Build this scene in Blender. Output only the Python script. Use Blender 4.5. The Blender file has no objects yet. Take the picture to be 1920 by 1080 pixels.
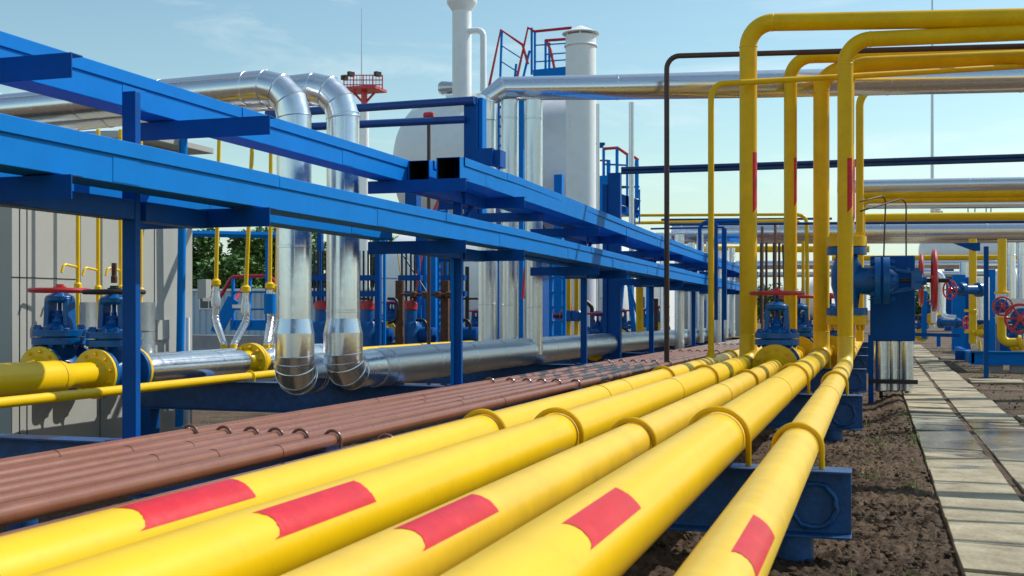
import bpy, bmesh, math, random
from mathutils import Vector, Matrix, noise
random.seed(7)
sc = bpy.context.scene
col = sc.collection
PI = math.pi
# ------------------------------------------------------------------ camera
F, VPU, VH, CH = 2150.0, 1640.0, 578.0, 1.38
TH = math.atan((VPU - 960) / F)
cs, sn = math.cos(TH), math.sin(TH)
cam_d = bpy.data.cameras.new("camera"); cam = bpy.data.objects.new("camera", cam_d); col.objects.link(cam)
cam_d.sensor_width = 36; cam_d.lens = F * 36 / 1920
cam_d.shift_y = (VH - 540) / 1920
cam.location = (0, 0, CH); cam.rotation_euler = (PI / 2, 0, TH)
cam_d.clip_start = 0.05; cam_d.clip_end = 3000
cam_d.dof.use_dof = True; cam_d.dof.focus_distance = 13; cam_d.dof.aperture_fstop = 7
sc.camera = cam
# ------------------------------------------------------------------ light
SUN_EL, SUN_AZ = math.radians(46), math.radians(46)     # azimuth from +Y towards +X
sd = bpy.data.lights.new("sun", 'SUN'); sd.energy = 4.0; sd.angle = math.radians(0.5); sd.color = (1, .96, .88)
so = bpy.data.objects.new("sun", sd); col.objects.link(so)
dirv = Vector((math.sin(SUN_AZ) * math.cos(SUN_EL), math.cos(SUN_AZ) * math.cos(SUN_EL), math.sin(SUN_EL)))
so.rotation_euler = dirv.to_track_quat('Z', 'Y').to_euler(); so.location = dirv * 50
w = bpy.data.worlds.new("World"); sc.world = w; w.use_nodes = True
wn, wl = w.node_tree.nodes, w.node_tree.links
bg = wn['Background']; bg.inputs['Strength'].default_value = 0.138
sky = wn.new('ShaderNodeTexSky'); sky.sky_type = 'NISHITA'; sky.sun_disc = False
sky.sun_elevation = SUN_EL; sky.sun_rotation = SUN_AZ
sky.air_density = 1.25; sky.dust_density = .6; sky.ozone_density = 2.2
tc = wn.new('ShaderNodeTexCoord'); mp = wn.new('ShaderNodeMapping'); mp.inputs['Scale'].default_value = (1.6, 1.6, 9)
mp.inputs['Rotation'].default_value = (0, .12, .5)
nz = wn.new('ShaderNodeTexNoise'); nz.inputs['Scale'].default_value = 2.2; nz.inputs['Detail'].default_value = 7; nz.inputs['Roughness'].default_value = .6
nz.inputs['Distortion'].default_value = .5
rp = wn.new('ShaderNodeValToRGB'); rp.color_ramp.elements[0].position = .5; rp.color_ramp.elements[1].position = .78
rp.color_ramp.elements[0].color = (0, 0, 0, 1); rp.color_ramp.elements[1].color = (.42, .42, .42, 1)
mx = wn.new('ShaderNodeMix'); mx.data_type = 'RGBA'; mx.inputs['B'].default_value = (8.2, 8.3, 7.9, 1)
hz = wn.new('ShaderNodeMix'); hz.data_type = 'RGBA'; hz.inputs['B'].default_value = (4.6, 5.7, 5.75, 1)
tint = wn.new('ShaderNodeMix'); tint.data_type = 'RGBA'; tint.blend_type = 'MULTIPLY'; tint.inputs['Factor'].default_value = 1
tint.inputs['B'].default_value = (.89, 1.0, .92, 1)
wl.new(tc.outputs['Generated'], mp.inputs['Vector']); wl.new(mp.outputs[0], nz.inputs['Vector'])
wl.new(nz.outputs['Fac'], rp.inputs[0]); wl.new(rp.outputs[0], mx.inputs['Factor'])
wl.new(sky.outputs[0], tint.inputs['A']); wl.new(tint.outputs['Result'], hz.inputs['A'])
sx = wn.new('ShaderNodeSeparateXYZ'); hr_ = wn.new('ShaderNodeMapRange'); hr_.inputs['From Min'].default_value = .13; hr_.inputs['From Max'].default_value = 0; hr_.inputs['To Max'].default_value = .85
wl.new(tc.outputs['Generated'], sx.inputs[0]); wl.new(sx.outputs['Z'], hr_.inputs['Value']); wl.new(hr_.outputs[0], hz.inputs['Factor']); wl.new(hz.outputs['Result'], mx.inputs['A']); wl.new(mx.outputs['Result'], bg.inputs['Color'])
sc.view_settings.view_transform = 'Standard'; sc.view_settings.look = 'None'
sc.view_settings.exposure = 0.06; sc.view_settings.gamma = 1

# ------------------------------------------------------------------ point helpers
def A(u, v, Y):                       # a point of the plane y = Y from its bearing
    k = (u - VPU) * cs / F            # X / Z
    Z = Y * cs / (1 + k * sn)
    return Vector((k * Z, Y, CH + (VH - v) * Z / F))
def depth(x, y): return -x * sn + y * cs
def sstep(a, b, x):
    t = min(1, max(0, (x - a) / (b - a))); return t * t * (3 - 2 * t)
def gz(x, y):                         # the lie of the land
    return -.36 * sstep(-3.5, -8, x) - .14 * sstep(11, 17, y) * sstep(.35, -.1, x)

# ------------------------------------------------------------------ materials
MT = {}
def nodes(name):
    m = bpy.data.materials.new(name); m.use_nodes = True
    n, l = m.node_tree.nodes, m.node_tree.links
    return m, n, l, n['Principled BSDF']
def paint(name, c, rough=.35, var=.12, dirt=.15, bump=.1, spec=.5, scale=3.0, dirtc=(.10, .08, .055), coat=0.0, metal=0):
    m, n, l, b = nodes(name)
    t = n.new('ShaderNodeTexCoord')
    a = n.new('ShaderNodeTexNoise'); a.inputs['Scale'].default_value = scale; a.inputs['Detail'].default_value = 6; a.inputs['Roughness'].default_value = .65
    l.new(t.outputs['Object'], a.inputs['Vector'])
    r = n.new('ShaderNodeValToRGB')
    r.color_ramp.elements[0].position = .3; r.color_ramp.elements[1].position = .7
    r.color_ramp.elements[0].color = tuple(x * (1 - var) for x in c) + (1,)
    r.color_ramp.elements[1].color = tuple(min(1, x * (1 + var)) for x in c) + (1,)
    l.new(a.outputs['Fac'], r.inputs[0])
    d = n.new('ShaderNodeTexNoise'); d.inputs['Scale'].default_value = 14; d.inputs['Detail'].default_value = 8; d.inputs['Roughness'].default_value = .75
    l.new(t.outputs['Object'], d.inputs['Vector'])
    dr = n.new('ShaderNodeValToRGB'); dr.color_ramp.elements[0].position = .55; dr.color_ramp.elements[1].position = .8
    dr.color_ramp.elements[0].color = (0, 0, 0, 1); dr.color_ramp.elements[1].color = (dirt * 3,) * 3 + (1,)
    l.new(d.outputs['Fac'], dr.inputs[0])
    x = n.new('ShaderNodeMix'); x.data_type = 'RGBA'; x.inputs['B'].default_value = tuple(dirtc) + (1,)
    l.new(r.outputs[0], x.inputs['A']); l.new(dr.outputs[0], x.inputs['Factor']); l.new(x.outputs['Result'], b.inputs['Base Color'])
    rr = n.new('ShaderNodeMapRange'); rr.inputs['To Min'].default_value = max(.02, rough - .09); rr.inputs['To Max'].default_value = rough + .12
    l.new(d.outputs['Fac'], rr.inputs['Value']); l.new(rr.outputs[0], b.inputs['Roughness'])
    bp = n.new('ShaderNodeBump'); bp.inputs['Strength'].default_value = bump; bp.inputs['Distance'].default_value = .01
    l.new(d.outputs['Fac'], bp.inputs['Height']); l.new(bp.outputs[0], b.inputs['Normal'])
    b.inputs['Specular IOR Level'].default_value = spec; b.inputs['Metallic'].default_value = metal
    b.inputs['Coat Weight'].default_value = coat; b.inputs['Coat Roughness'].default_value = .15
    MT[name] = m; return m
def metal(name, c, rough, wav=.25, streak=.15, spang=0.0, fine=.01):
    m, n, l, b = nodes(name)
    t = n.new('ShaderNodeTexCoord')
    a = n.new('ShaderNodeTexNoise'); a.inputs['Scale'].default_value = 2.2; a.inputs['Detail'].default_value = 2
    l.new(t.outputs['Object'], a.inputs['Vector'])
    d = n.new('ShaderNodeTexNoise'); d.inputs['Scale'].default_value = 16; d.inputs['Detail'].default_value = 8; d.inputs['Roughness'].default_value = .7
    l.new(t.outputs['Object'], d.inputs['Vector'])
    v = n.new('ShaderNodeTexVoronoi'); v.inputs['Scale'].default_value = 60; l.new(t.outputs['Object'], v.inputs['Vector'])
    r = n.new('ShaderNodeValToRGB'); r.color_ramp.elements[0].position = .35; r.color_ramp.elements[1].position = .72
    r.color_ramp.elements[0].color = tuple(x * (1 - streak) for x in c) + (1,); r.color_ramp.elements[1].color = tuple(c) + (1,)
    l.new(d.outputs['Fac'], r.inputs[0])
    vm = n.new('ShaderNodeMix'); vm.data_type = 'RGBA'; vm.blend_type = 'MULTIPLY'; vm.inputs['Factor'].default_value = spang
    l.new(r.outputs[0], vm.inputs['A']); l.new(v.outputs['Color'], vm.inputs['B']); l.new(vm.outputs['Result'], b.inputs['Base Color'])
    rr = n.new('ShaderNodeMapRange'); rr.inputs['From Min'].default_value = .3; rr.inputs['From Max'].default_value = .7
    rr.inputs['To Min'].default_value = rough - .05; rr.inputs['To Max'].default_value = rough + .08
    l.new(d.outputs['Fac'], rr.inputs['Value']); l.new(rr.outputs[0], b.inputs['Roughness'])
    b1 = n.new('ShaderNodeBump'); b1.inputs['Strength'].default_value = wav; b1.inputs['Distance'].default_value = .03
    l.new(a.outputs['Fac'], b1.inputs['Height'])
    b2 = n.new('ShaderNodeBump'); b2.inputs['Strength'].default_value = fine; b2.inputs['Distance'].default_value = .004
    l.new(d.outputs['Fac'], b2.inputs['Height']); l.new(b1.outputs[0], b2.inputs['Normal']); l.new(b2.outputs[0], b.inputs['Normal'])
    b.inputs['Metallic'].default_value = .93
    MT[name] = m; return m
YEL = paint("yellow_gloss_paint", (.89, .555, .001), .35, .05, .06, .04, coat=.12, spec=.35)
YEL2 = paint("yellow_old_paint", (.83, .47, .001), .38, .10, .08, .05, coat=.05, spec=.22)
YELP = paint("yellow_dusty_paint", (.85, .53, .02), .4, .12, .14, .05, dirtc=(.5, .36, .12), coat=.1)
BLUE = paint("tray_blue_paint", (.0, .185, .60), .5, .07, .03, .03, spec=.12, dirtc=(.05, .16, .35))
DBLUE = paint("steel_blue_paint", (.0, .078, .32), .45, .15, .08, .12, spec=.15, dirtc=(.02, .03, .06))
RBLUE = paint("rough_blue_paint", (.0, .075, .26), .33, .35, .12, 1.0, scale=9, dirtc=(.005, .015, .03), coat=.15)
VBLUE = paint("valve_blue_paint", (.0, .10, .33), .3, .25, .14, .35, scale=8, dirtc=(.01, .02, .05), coat=.15, spec=.3)
BRN = paint("brown_primer_paint", (.26, .092, .048), .28, .12, .12, .05, dirtc=(.32, .20, .14), coat=.2)
DBRN = paint("dark_brown_paint", (.07, .035, .025), .45, .2, .12, .15)
RUST = paint("rusty_steel", (.11, .045, .022), .8, .5, .3, .5, scale=12, dirtc=(.03, .02, .015))
RED = paint("red_paint", (.52, .02, .028), .35, .12, .06, .12, coat=.25)
REDM = paint("red_marking_paint", (.66, .012, .022), .32, .10, .16, .35, scale=14, dirtc=(.80, .10, .10), coat=.1, spec=.25)
WHT = paint("white_paint", (.86, .87, .85), .4, .04, .05, .05, dirtc=(.5, .47, .4))
GREY = paint("grey_panel_paint", (.40, .405, .375), .55, .04, .05, .04, scale=1.2, dirtc=(.25, .23, .2))
LGREY = paint("light_grey_siding", (.45, .56, .66), .5, .06, .05, .05)
BLK = paint("black_rubber_and_shade", (.012, .012, .014), .5, .2, .1, .2)
GLS = paint("window_glass", (.03, .05, .06), .06, .1, 0, 0)
CONC = paint("concrete_wall", (.33, .32, .34), .85, .12, .15, .3)
GALV = metal("galvanised_steel", (.66, .68, .69), .33, .08, .12, .12, .02)
ALU = metal("aluminium_cladding", (.80, .83, .86), .21, .05, .04, 0, 0)
ALU2 = metal("dull_aluminium_cladding", (.78, .80, .81), .30, .05, .05, .0, .0)
FOIL = metal("foil_wrap", (.85, .85, .85), .22, 1.0, .1, 0, .3)
SCUFF = metal("scuffed_cladding", (.66, .71, .75), .32, .05, .06, 0, .0)

def leafmat(name, c):
    m, n, l, b = nodes(name)
    g = n.new('ShaderNodeNewGeometry'); r = n.new('ShaderNodeValToRGB')
    r.color_ramp.elements[0].color = tuple(x * .55 for x in c) + (1,); r.color_ramp.elements[1].color = tuple(x * 1.6 for x in c) + (1,)
    l.new(g.outputs['Random Per Island'], r.inputs[0]); l.new(r.outputs[0], b.inputs['Base Color'])
    b.inputs['Roughness'].default_value = .6
    try: b.inputs['Transmission Weight'].default_value = 0
    except Exception: pass
    return m
LEAF = leafmat("tree_leaves", (.10, .19, .045)); GRS = leafmat("grass_blades", (.20, .33, .05))
BARK = paint("bark", (.09, .06, .04), .9, .3, .2, .5)

# dirt
m, n, l, b = nodes("dirt"); DIRT = m
t = n.new('ShaderNodeTexCoord')
n1 = n.new('ShaderNodeTexNoise'); n1.inputs['Scale'].default_value = .9; n1.inputs['Detail'].default_value = 10; n1.inputs['Roughness'].default_value = .7
n2 = n.new('ShaderNodeTexNoise'); n2.inputs['Scale'].default_value = 28; n2.inputs['Detail'].default_value = 6; n2.inputs['Roughness'].default_value = .75
l.new(t.outputs['Object'], n1.inputs['Vector']); l.new(t.outputs['Object'], n2.inputs['Vector'])
r1 = n.new('ShaderNodeValToRGB'); r1.color_ramp.elements[0].position = .32; r1.color_ramp.elements[0].color = (.055, .034, .020, 1)
r1.color_ramp.elements[1].position = .72; r1.color_ramp.elements[1].color = (.20, .135, .085, 1)
l.new(n1.outputs['Fac'], r1.inputs[0])
r2 = n.new('ShaderNodeValToRGB'); r2.color_ramp.elements[0].position = .3; r2.color_ramp.elements[0].color = (.30, .28, .26, 1)
r2.color_ramp.elements[1].position = .75; r2.color_ramp.elements[1].color = (2.3, 2.15, 1.95, 1)
l.new(n2.outputs['Fac'], r2.inputs[0])
mm = n.new('ShaderNodeMix'); mm.data_type = 'RGBA'; mm.blend_type = 'MULTIPLY'; mm.inputs['Factor'].default_value = 1
l.new(r1.outputs[0], mm.inputs['A']); l.new(r2.outputs[0], mm.inputs['B']); l.new(mm.outputs['Result'], b.inputs['Base Color'])
n4 = n.new('ShaderNodeTexNoise'); n4.inputs['Scale'].default_value = 9; n4.inputs['Detail'].default_value = 9; n4.inputs['Roughness'].default_value = .72; l.new(t.outputs['Object'], n4.inputs['Vector'])
b0 = n.new('ShaderNodeBump'); b0.inputs['Strength'].default_value = 1; b0.inputs['Distance'].default_value = .09; l.new(n4.outputs['Fac'], b0.inputs['Height'])
bb = n.new('ShaderNodeBump'); bb.inputs['Strength'].default_value = .9; bb.inputs['Distance'].default_value = .02; l.new(b0.outputs[0], bb.inputs['Normal'])
l.new(n2.outputs['Fac'], bb.inputs['Height']); l.new(bb.outputs[0], b.inputs['Normal']); b.inputs['Roughness'].default_value = .9
# concrete slabs: stained, with a wet patch
m, n, l, b = nodes("slab_concrete"); SLAB = m
t = n.new('ShaderNodeTexCoord'); at_ = n.new('ShaderNodeAttribute'); at_.attribute_name = 'tone'
n1 = n.new('ShaderNodeTexNoise'); n1.inputs['Scale'].default_value = 2.2; n1.inputs['Detail'].default_value = 9; n1.inputs['Roughness'].default_value = .68
n2 = n.new('ShaderNodeTexNoise'); n2.inputs['Scale'].default_value = 45; n2.inputs['Detail'].default_value = 5
n3 = n.new('ShaderNodeTexNoise'); n3.inputs['Scale'].default_value = 1.5; n3.inputs['Detail'].default_value = 4
for q in (n1, n2): l.new(t.outputs['Object'], q.inputs['Vector'])
mp3 = n.new('ShaderNodeMapping'); mp3.inputs['Scale'].default_value = (.7, 1.6, 1); l.new(t.outputs['Object'], mp3.inputs['Vector']); l.new(mp3.outputs[0], n3.inputs['Vector'])
r1 = n.new('ShaderNodeValToRGB'); e = r1.color_ramp.elements
e[0].position = .3; e[0].color = (.22, .165, .10, 1); e[1].position = .62; e[1].color = (.46, .405, .28, 1)
l.new(n1.outputs['Fac'], r1.inputs[0])
r2 = n.new('ShaderNodeValToRGB'); r2.color_ramp.elements[0].position = .28; r2.color_ramp.elements[0].color = (.6, .58, .55, 1); r2.color_ramp.elements[1].position = .5
l.new(n2.outputs['Fac'], r2.inputs[0])
m1 = n.new('ShaderNodeMix'); m1.data_type = 'RGBA'; m1.blend_type = 'MULTIPLY'; m1.inputs['Factor'].default_value = .8
l.new(r1.outputs[0], m1.inputs['A']); l.new(r2.outputs[0], m1.inputs['B'])
m2 = n.new('ShaderNodeMix'); m2.data_type = 'RGBA'; m2.blend_type = 'MULTIPLY'; m2.inputs['Factor'].default_value = 1
l.new(m1.outputs['Result'], m2.inputs['A']); l.new(at_.outputs['Color'], m2.inputs['B'])
sp = n.new('ShaderNodeSeparateXYZ'); l.new(t.outputs['Object'], sp.inputs[0])
w1 = n.new('ShaderNodeMath'); w1.operation = 'SUBTRACT'; w1.inputs[1].default_value = 13.4; l.new(sp.outputs['Y'], w1.inputs[0])
w2 = n.new('ShaderNodeMath'); w2.operation = 'ABSOLUTE'; l.new(w1.outputs[0], w2.inputs[0])
w3 = n.new('ShaderNodeMapRange'); w3.inputs['From Min'].default_value = .5; w3.inputs['From Max'].default_value = 4.2; w3.inputs['To Min'].default_value = .26; w3.inputs['To Max'].default_value = -.25
l.new(w2.outputs[0], w3.inputs['Value'])
w4 = n.new('ShaderNodeMath'); w4.operation = 'ADD'; l.new(w3.outputs[0], w4.inputs[0]); l.new(n3.outputs['Fac'], w4.inputs[1])
w5 = n.new('ShaderNodeValToRGB'); w5.color_ramp.elements[0].position = .5; w5.color_ramp.elements[0].color = (0, 0, 0, 1); w5.color_ramp.elements[1].position = .6
l.new(w4.outputs[0], w5.inputs[0])
m3 = n.new('ShaderNodeMix'); m3.data_type = 'RGBA'; m3.blend_type = 'MULTIPLY'; m3.inputs['B'].default_value = (.55, .52, .48, 1)
l.new(w5.outputs[0], m3.inputs['Factor']); l.new(m2.outputs['Result'], m3.inputs['A']); l.new(m3.outputs['Result'], b.inputs['Base Color'])
mr = n.new('ShaderNodeMapRange'); mr.inputs['To Min'].default_value = .8; mr.inputs['To Max'].default_value = .06; l.new(w5.outputs[0], mr.inputs['Value']); l.new(mr.outputs[0], b.inputs['Roughness'])
bb = n.new('ShaderNodeBump'); bb.inputs['Distance'].default_value = .006
ms = n.new('ShaderNodeMapRange'); ms.inputs['To Min'].default_value = .5; ms.inputs['To Max'].default_value = .3; l.new(w5.outputs[0], ms.inputs['Value']); l.new(ms.outputs[0], bb.inputs['Strength'])
l.new(n2.outputs['Fac'], bb.inputs['Height']); l.new(bb.outputs[0], b.inputs['Normal'])

# ------------------------------------------------------------------ mesh builder
def basis(d, up=None):
    d = d.normalized()
    u = Vector(up) if up is not None else (Vector((0, 0, 1)) if abs(d.z) < .9 else Vector((1, 0, 0)))
    a = u.cross(d)
    if a.length < 1e-5: a = Vector((1, 0, 0)).cross(d)
    a.normalize(); return a, d.cross(a).normalized()
def fillet(pts, R, seg=8):
    pts = [Vector(p) for p in pts]; out = [pts[0]]
    for i in range(1, len(pts) - 1):
        a, p, c = pts[i - 1], pts[i], pts[i + 1]
        d1, d2 = (a - p).normalized(), (c - p).normalized()
        ang = PI - d1.angle(d2)
        if ang < .02: out.append(p); continue
        t = min(R * math.tan(ang / 2), .49 * (a - p).length, .49 * (c - p).length); r = t / math.tan(ang / 2)
        s, e_ = p + d1 * t, p + d2 * t
        cdir = (d1 + d2).normalized(); cen = p + cdir * (r / math.cos(ang / 2))
        v0, v1 = s - cen, e_ - cen
        ax = v0.cross(v1).normalized()
        for k in range(seg + 1):
            out.append(cen + Matrix.Rotation(ang * k / seg, 3, ax) @ v0)
    out.append(pts[-1]); return out
class MB:
    def __init__(s): s.v = []; s.f = []
    def add(s, vs, fs):
        o = len(s.v); s.v += [Vector(x) for x in vs]; s.f += [tuple(i + o for i in f) for f in fs]; return s
    def box(s, x0, x1, y0, y1, z0, z1):
        return s.add([(x0, y0, z0), (x1, y0, z0), (x1, y1, z0), (x0, y1, z0), (x0, y0, z1), (x1, y0, z1), (x1, y1, z1), (x0, y1, z1)],
                     [(0, 3, 2, 1), (4, 5, 6, 7), (0, 1, 5, 4), (1, 2, 6, 5), (2, 3, 7, 6), (3, 0, 4, 7)])
    def prism(s, prof, p0, p1, up=(0, 0, 1), cap=True):          # 2-D outline swept from p0 to p1
        p0, p1 = Vector(p0), Vector(p1); a, b_ = basis(p1 - p0, up); n_ = len(prof)
        vs = [p + a * x + b_ * y for p in (p0, p1) for x, y in prof]
        fs = [(i, (i + 1) % n_, n_ + (i + 1) % n_, n_ + i) for i in range(n_)]
        if cap: fs += [tuple(range(n_))[::-1], tuple(range(n_, 2 * n_))]
        return s.add(vs, fs)
    def bar(s, p0, p1, w_, h=None, up=(0, 0, 1)):
        h = h or w_; return s.prism([(-w_ / 2, -h / 2), (w_ / 2, -h / 2), (w_ / 2, h / 2), (-w_ / 2, h / 2)], p0, p1, up)
    def tube(s, pts, r, n_=16, cap=True, closed=False):
        pts = [Vector(p) for p in pts]; N = len(pts)
        rs = r if isinstance(r, (list, tuple)) else [r] * N
        o = len(s.v); prev = None
        for i, p in enumerate(pts):
            if closed: d = (pts[(i + 1) % N] - pts[i - 1])
            elif i == 0: d = pts[1] - p
            elif i == N - 1: d = p - pts[-2]
            else: d = (pts[i + 1] - p).normalized() + (p - pts[i - 1]).normalized()
            d.normalize()
            if prev is None: a, b_ = basis(d)
            else:
                a = prev - d * prev.dot(d); a.normalize(); b_ = d.cross(a)
            prev = a
            for k in range(n_):
                t_ = 2 * PI * k / n_; s.v.append(p + (a * math.cos(t_) + b_ * math.sin(t_)) * rs[i])
        rng = N if closed else N - 1
        for i in range(rng):
            j = (i + 1) % N
            for k in range(n_):
                k2 = (k + 1) % n_
                s.f.append((o + i * n_ + k, o + i * n_ + k2, o + j * n_ + k2, o + j * n_ + k))
        if cap and not closed:
            s.f.append(tuple(o + k for k in range(n_))[::-1]); s.f.append(tuple(o + (N - 1) * n_ + k for k in range(n_)))
        return s
    def lathe(s, org, ax, prof, n_=24):                          # prof: (distance along, radius)
        org, ax = Vector(org), Vector(ax).normalized(); a, b_ = basis(ax); o = len(s.v)
        for t_, r in prof:
            for k in range(n_):
                q = 2 * PI * k / n_; s.v.append(org + ax * t_ + (a * math.cos(q) + b_ * math.sin(q)) * max(r, 1e-4))
        for i in range(len(prof) - 1):
            for k in range(n_):
                k2 = (k + 1) % n_; s.f.append((o + i * n_ + k, o + i * n_ + k2, o + (i + 1) * n_ + k2, o + (i + 1) * n_ + k))
        s.f.append(tuple(o + k for k in range(n_))[::-1]); s.f.append(tuple(o + (len(prof) - 1) * n_ + k for k in range(n_)))
        return s
    def disc(s, org, ax, r, t_, n_=28): return s.lathe(org, ax, [(0, r * .97), (.004, r), (t_ - .004, r), (t_, r * .97)], n_)
    def bolts(s, org, ax, R, cnt, rb, h, ph=0.2):
        org, ax = Vector(org), Vector(ax).normalized(); a, b_ = basis(ax)
        for k in range(cnt):
            q = 2 * PI * k / cnt + ph; p = org + (a * math.cos(q) + b_ * math.sin(q)) * R
            s.lathe(p, ax, [(0, rb), (h * .6, rb), (h * .61, rb * .6), (h, rb * .55)], 6)
        return s
    def torus(s, org, ax, R, r, n1_=36, n2_=10, arc=(0, 2 * PI)):
        a, b_ = basis(Vector(ax)); org = Vector(org)
        full = abs(arc[1] - arc[0] - 2 * PI) < 1e-3
        k = n1_ if full else n1_ + 1
        pts = [org + (a * math.cos(arc[0] + (arc[1] - arc[0]) * i / n1_) + b_ * math.sin(arc[0] + (arc[1] - arc[0]) * i / n1_)) * R for i in range(k)]
        return s.tube(pts, r, n2_, closed=full)
def mk(name, mb, mat, parent=None, loc=(0, 0, 0), sharp=32, bevel=0, label=None):
    me = bpy.data.meshes.new(name); L = Vector(loc)
    me.from_pydata([tuple(v - L) for v in mb.v], [], mb.f)
    bm = bmesh.new(); bm.from_mesh(me); bmesh.ops.recalc_face_normals(bm, faces=bm.faces); bm.to_mesh(me); bm.free()
    me.materials.append(mat)
    me.polygons.foreach_set('use_smooth', [True] * len(me.polygons)); me.set_sharp_from_angle(angle=math.radians(sharp))
    o = bpy.data.objects.new(name, me); col.objects.link(o)
    if parent is not None: o.parent = parent
    else: o.location = L
    if bevel:
        bv = o.modifiers.new('edge', 'BEVEL'); bv.width = bevel; bv.segments = 2; bv.limit_method = 'ANGLE'; bv.angle_limit = math.radians(50)
    if label: o['label'] = label
    return o
NEAR = [True]
SPLIT = {'joint_plate', 'pipe_flange', 'body_flange', 'flange', 'bonnet_flange', 'weld_seam', 'girth_weld', 'header', 'panel_seam', 'rung'}
def loose(mb):
    par = list(range(len(mb.v)))
    def find(a):
        while par[a] != a: par[a] = par[par[a]]; a = par[a]
        return a
    for f in mb.f:
        r0 = find(f[0])
        for i in f[1:]:
            r1 = find(i)
            if r1 != r0: par[r1] = r0
    out = {}
    for f in mb.f: out.setdefault(find(f[0]), []).append(f)
    res = []
    for fs in out.values():
        ids = sorted({i for f in fs for i in f}); mp_ = {a: b for b, a in enumerate(ids)}
        q = MB(); q.v = [mb.v[i] for i in ids]; q.f = [tuple(mp_[i] for i in f) for f in fs]; res.append(q)
    return res
class Thing:
    def __init__(s, name, label, cat, loc, group=None):
        o = bpy.data.objects.new(name, None); col.objects.link(o); o.location = loc; o.empty_display_size = .2
        o['label'] = label; o['category'] = cat
        if group: o['group'] = group
        s.o = o; s.L = Vector(loc)
    def part(s, name, mb, mat, sub=None, **k):
        if name in SPLIT or (name in ('bonnet_bolts', 'flange_bolts', 'bolts') and NEAR[0]):
            name = 'bolt' if 'bolts' in name else name
            last = None
            for q in loose(mb): last = mk(name, q, mat, sub or s.o, s.L, **k)
            return last
        return mk(name, mb, mat, sub or s.o, s.L, **k)
def solo(name, mb, mat, label, cat, group=None, loc=(0, 0, 0), **k):
    o = mk(name, mb, mat, None, loc, **k); o['label'] = label; o['category'] = cat
    if group: o['group'] = group
    return o
def dup(root, loc, label, rz=None, scale=None):
    r = root.copy(); col.objects.link(r); r.location = loc; r['label'] = label
    if rz is not None: r.rotation_euler = (0, 0, rz)
    if scale: r.scale = (scale,) * 3
    for c in list(root.children):
        q = c.copy(); col.objects.link(q); q.parent = r
        for g in list(c.children):
            h = g.copy(); col.objects.link(h); h.parent = q
    return r
def structure(o): o['kind'] = 'structure'; return o

# ------------------------------------------------------------------ ground
def axis(lo, a, b_, hi, st):
    out = []; x = a
    step = st
    while x > lo: out.append(x); step *= 1.35; x -= step
    out.append(lo); out = out[::-1][:-1]
    x = a
    while x < b_: out.append(x); x += st
    step = st
    while x < hi: out.append(x); step *= 1.35; x += step
    out.append(hi); return out
xs = axis(-500, -9.5, 6, 500, .05); ys = axis(-40, 3.6, 20, 900, .055)
xs = sorted([x for x in xs if not -1.25 < x < .5] + [-1.25 + .018 * k for k in range(97)])
ys = sorted([y for y in ys if not 3.9 < y < 12] + [3.9 + .016 * k * (1 + .0022 * k) for k in range(320) if 3.9 + .016 * k * (1 + .0022 * k) < 12])
vs, fs = [], []
for y in ys:
    for x in xs:
        z = gz(x, y)
        if -10 < x < 7 and 3 < y < 40:
            big = noise.noise(Vector((x * .7, y * .7, 3))) * .035
            rid = noise.ridged_multi_fractal(Vector((x * 3.2, y * 3.2, 0)), .9, 2.1, 4, .9, 2) * .020
            z += big + rid - .035 + abs(noise.noise(Vector((x * 13, y * 13, 7)))) * .045
            if -1.3 < x < .55 and y < 12.5: z += max(0, noise.noise(Vector((x * 19, y * 19, 1)))) * .045 + noise.noise(Vector((x * 48, y * 48, 4))) * .011
            pe = min(sstep(.36, .5, x), sstep(1.75, 1.62, x))      # settled below the slabs
            if x > 1.5: z = z * .4 - .02
            z = z * (1 - pe) - .05 * pe
        vs.append((x, y, z))
nx = len(xs)
for j in range(len(ys) - 1):
    for i in range(nx - 1):
        a = j * nx + i; fs.append((a, a + 1, a + nx + 1, a + nx))
me = bpy.data.meshes.new('ground'); me.from_pydata(vs, [], fs); me.materials.append(DIRT)
me.polygons.foreach_set('use_smooth', [True] * len(me.polygons))
g_ = bpy.data.objects.new('ground', me); col.objects.link(g_); structure(g_)

# paved path: two columns of slabs plus cross walks
pm = MB(); tones = []
def slab(x0, x1, y0, y1):
    j = lambda s_: random.uniform(-s_, s_)
    z = .012 + j(.008); tx, ty = j(.008), j(.008); o = len(pm.v)
    pm.box(x0 + .006 + j(.004), x1 - .006 + j(.004), y0 + .007 + j(.003), y1 - .007 + j(.003), -.06, z)
    for k in (4, 5, 6, 7):
        v = pm.v[o + k]; v.z += tx * (1 if k in (5, 6) else -1) + ty * (1 if k > 5 else -1)
    tones.append(random.uniform(.78, 1.12))
y = 3.2
while y < 46: slab(.435, 1.005, y, y + .8); y += .8
y = 2.9
while y < 46: slab(1.06, 1.65, y, y + .8); y += .8
for yy in (15.4, 22.8, 23.4, 33.5, 34.1):
    x = 1.72
    while x < 9: slab(x, x + .98, yy, yy + .58); x += .98
path = mk('path', pm, SLAB, bevel=.006); structure(path)
jm = MB(); yy = 3.0; jv = []
while yy < 46:
    for xx in (1.0, 1.032, 1.066): jv.append((xx, yy, -.004 + .006 * noise.noise(Vector((xx * 30, yy * 6, 0)))))
    yy += .06
nj = len(jv) // 3
jm.add(jv, [(i * 3 + k, i * 3 + k + 1, i * 3 + k + 4, i * 3 + k + 3) for i in range(nj - 1) for k in (0, 1)])
structure(mk('path_joint_soil', jm, DIRT))
ca = path.data.color_attributes.new('tone', 'FLOAT_COLOR', 'FACE' if False else 'CORNER')
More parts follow.
